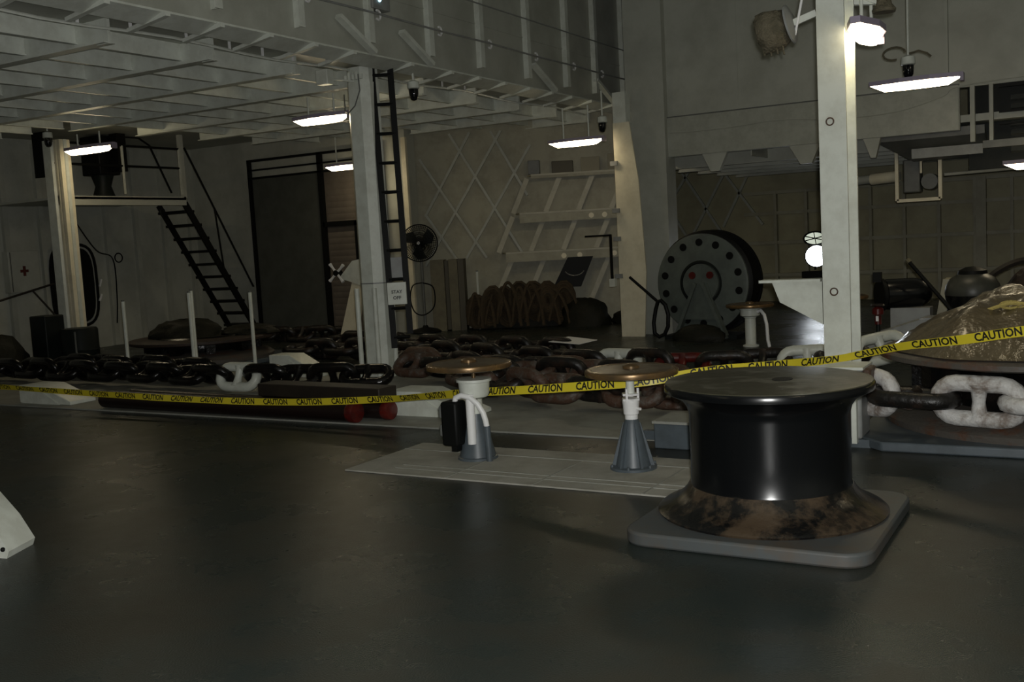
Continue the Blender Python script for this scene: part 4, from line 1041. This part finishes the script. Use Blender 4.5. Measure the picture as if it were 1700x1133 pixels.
obj('sleeve', MB().cyl((-3.3, 17.29, 2.31), (-2.86, 17.2, 2.33), .09, 12), 'cream', t)

# burlap-wrapped floodlight on the pillar, bell on the right side, and a dark fitting at the top right
t = thing('wrapped_floodlight', 'floodlight wrapped in frayed burlap left of the I-beam pillar top', 'floodlight', (-2.25, 8.2, 3.1))
fx = V((-2.25, 8.15, 3.17)); fa2 = V((.97, .0, .22)).normalized()
mb = MB(); rnd = random.Random(5); prof = [(.10, -.125), (.155, -.115), (.16, -.05), (.155, .0), (.14, .06), (.12, .09)]
mb.lathe(prof, 22, fx, fa2)
for v in mb.v: v += V((rnd.uniform(-1, 1), rnd.uniform(-1, 1), rnd.uniform(-1, 1)))*.011
obj('wrapping', mb, 'burlap', t, smooth=70)
obj('rim', MB().lathe([(.10, .10), (.15, .11), (.15, .125), (.08, .15)], 20, fx, fa2), 'grey', t)
obj('arm', MB().bar(fx + fa2*.14, (-1.95, 8.2, 3.26), .04, .05), 'white', t)
obj('stay', MB().cyl(fx + fa2*.16 + V((0, -.02, -.1)), (-1.99, 8.15, 3.6), .010, 8), 'pure', t)
for i in range(4):
    a = .5 + i*.35; q = fx + V((-.09 + .05*i, -.03, -.13)); obj('frayed_tail', MB().tube([q, q + V((.005, 0, -.03)), q + V((.012, .0, -.06 - .012*(i % 2)))], .008, 5), 'burlap', t)
t = thing('alarm_bell', 'tan bell shaped alarm with wiring above the pillar lamp', 'alarm', (-1.6, 8.5, 3.2))
obj('bell', MB().lathe([(.085, 0), (.09, .02), (.06, .06), (.05, .11), (.01, .12)], 18, (-1.50, 8.48, 3.24)), 'burlap', t)
obj('bracket', MB().bar((-1.84, 8.36, 3.42), (-1.48, 8.48, 3.40), .05, .025), 'tan', t)
obj('strut', MB().bar((-1.75, 8.36, 3.42), (-1.52, 8.48, 3.30), .015, .02), 'white', t)
t = thing('dark_loudspeaker', 'dark fitting hanging at the top right corner of the view', 'loudspeaker', (-.52, 8.9, 3.2))
obj('horn', MB().lathe([(.03, 0), (.05, .05), (.1, .14), (.15, .2), (.15, .22)], 20, (-.62, 8.95, 3.38), (.3, .3, .9)), 'darkgreen', t)
obj('driver', MB().cyl((-.62, 8.95, 3.40), (-.64, 8.93, 3.36), .06, 12), 'darkgreen', t)
obj('stem', MB().cyl((-.55, 9.0, 3.58), (-.55, 9.0, 7.2), .014, 8), 'darkgreen', t)
# small bits on the deck
t = thing('paper_sheet', 'white torn paper lying on the dark chain in mid deck', 'paper', (-6.1, 12.0, .27))
obj('sheet', MB().prism([(-6.45, 11.95, .28), (-5.95, 11.85, .26), (-5.8, 12.1, .29), (-6.3, 12.25, .32)], (0, 0, .004)), 'pure', t)
tag(obj('dark_hatch_plate', MB().lathe([(.42, 0), (.42, .03), (.38, .05), (.02, .055)], 28, (-2.3, 13.3, 0)), 'black2'), 'dark oval plate on the deck right of the I-beam pillar', 'plate')
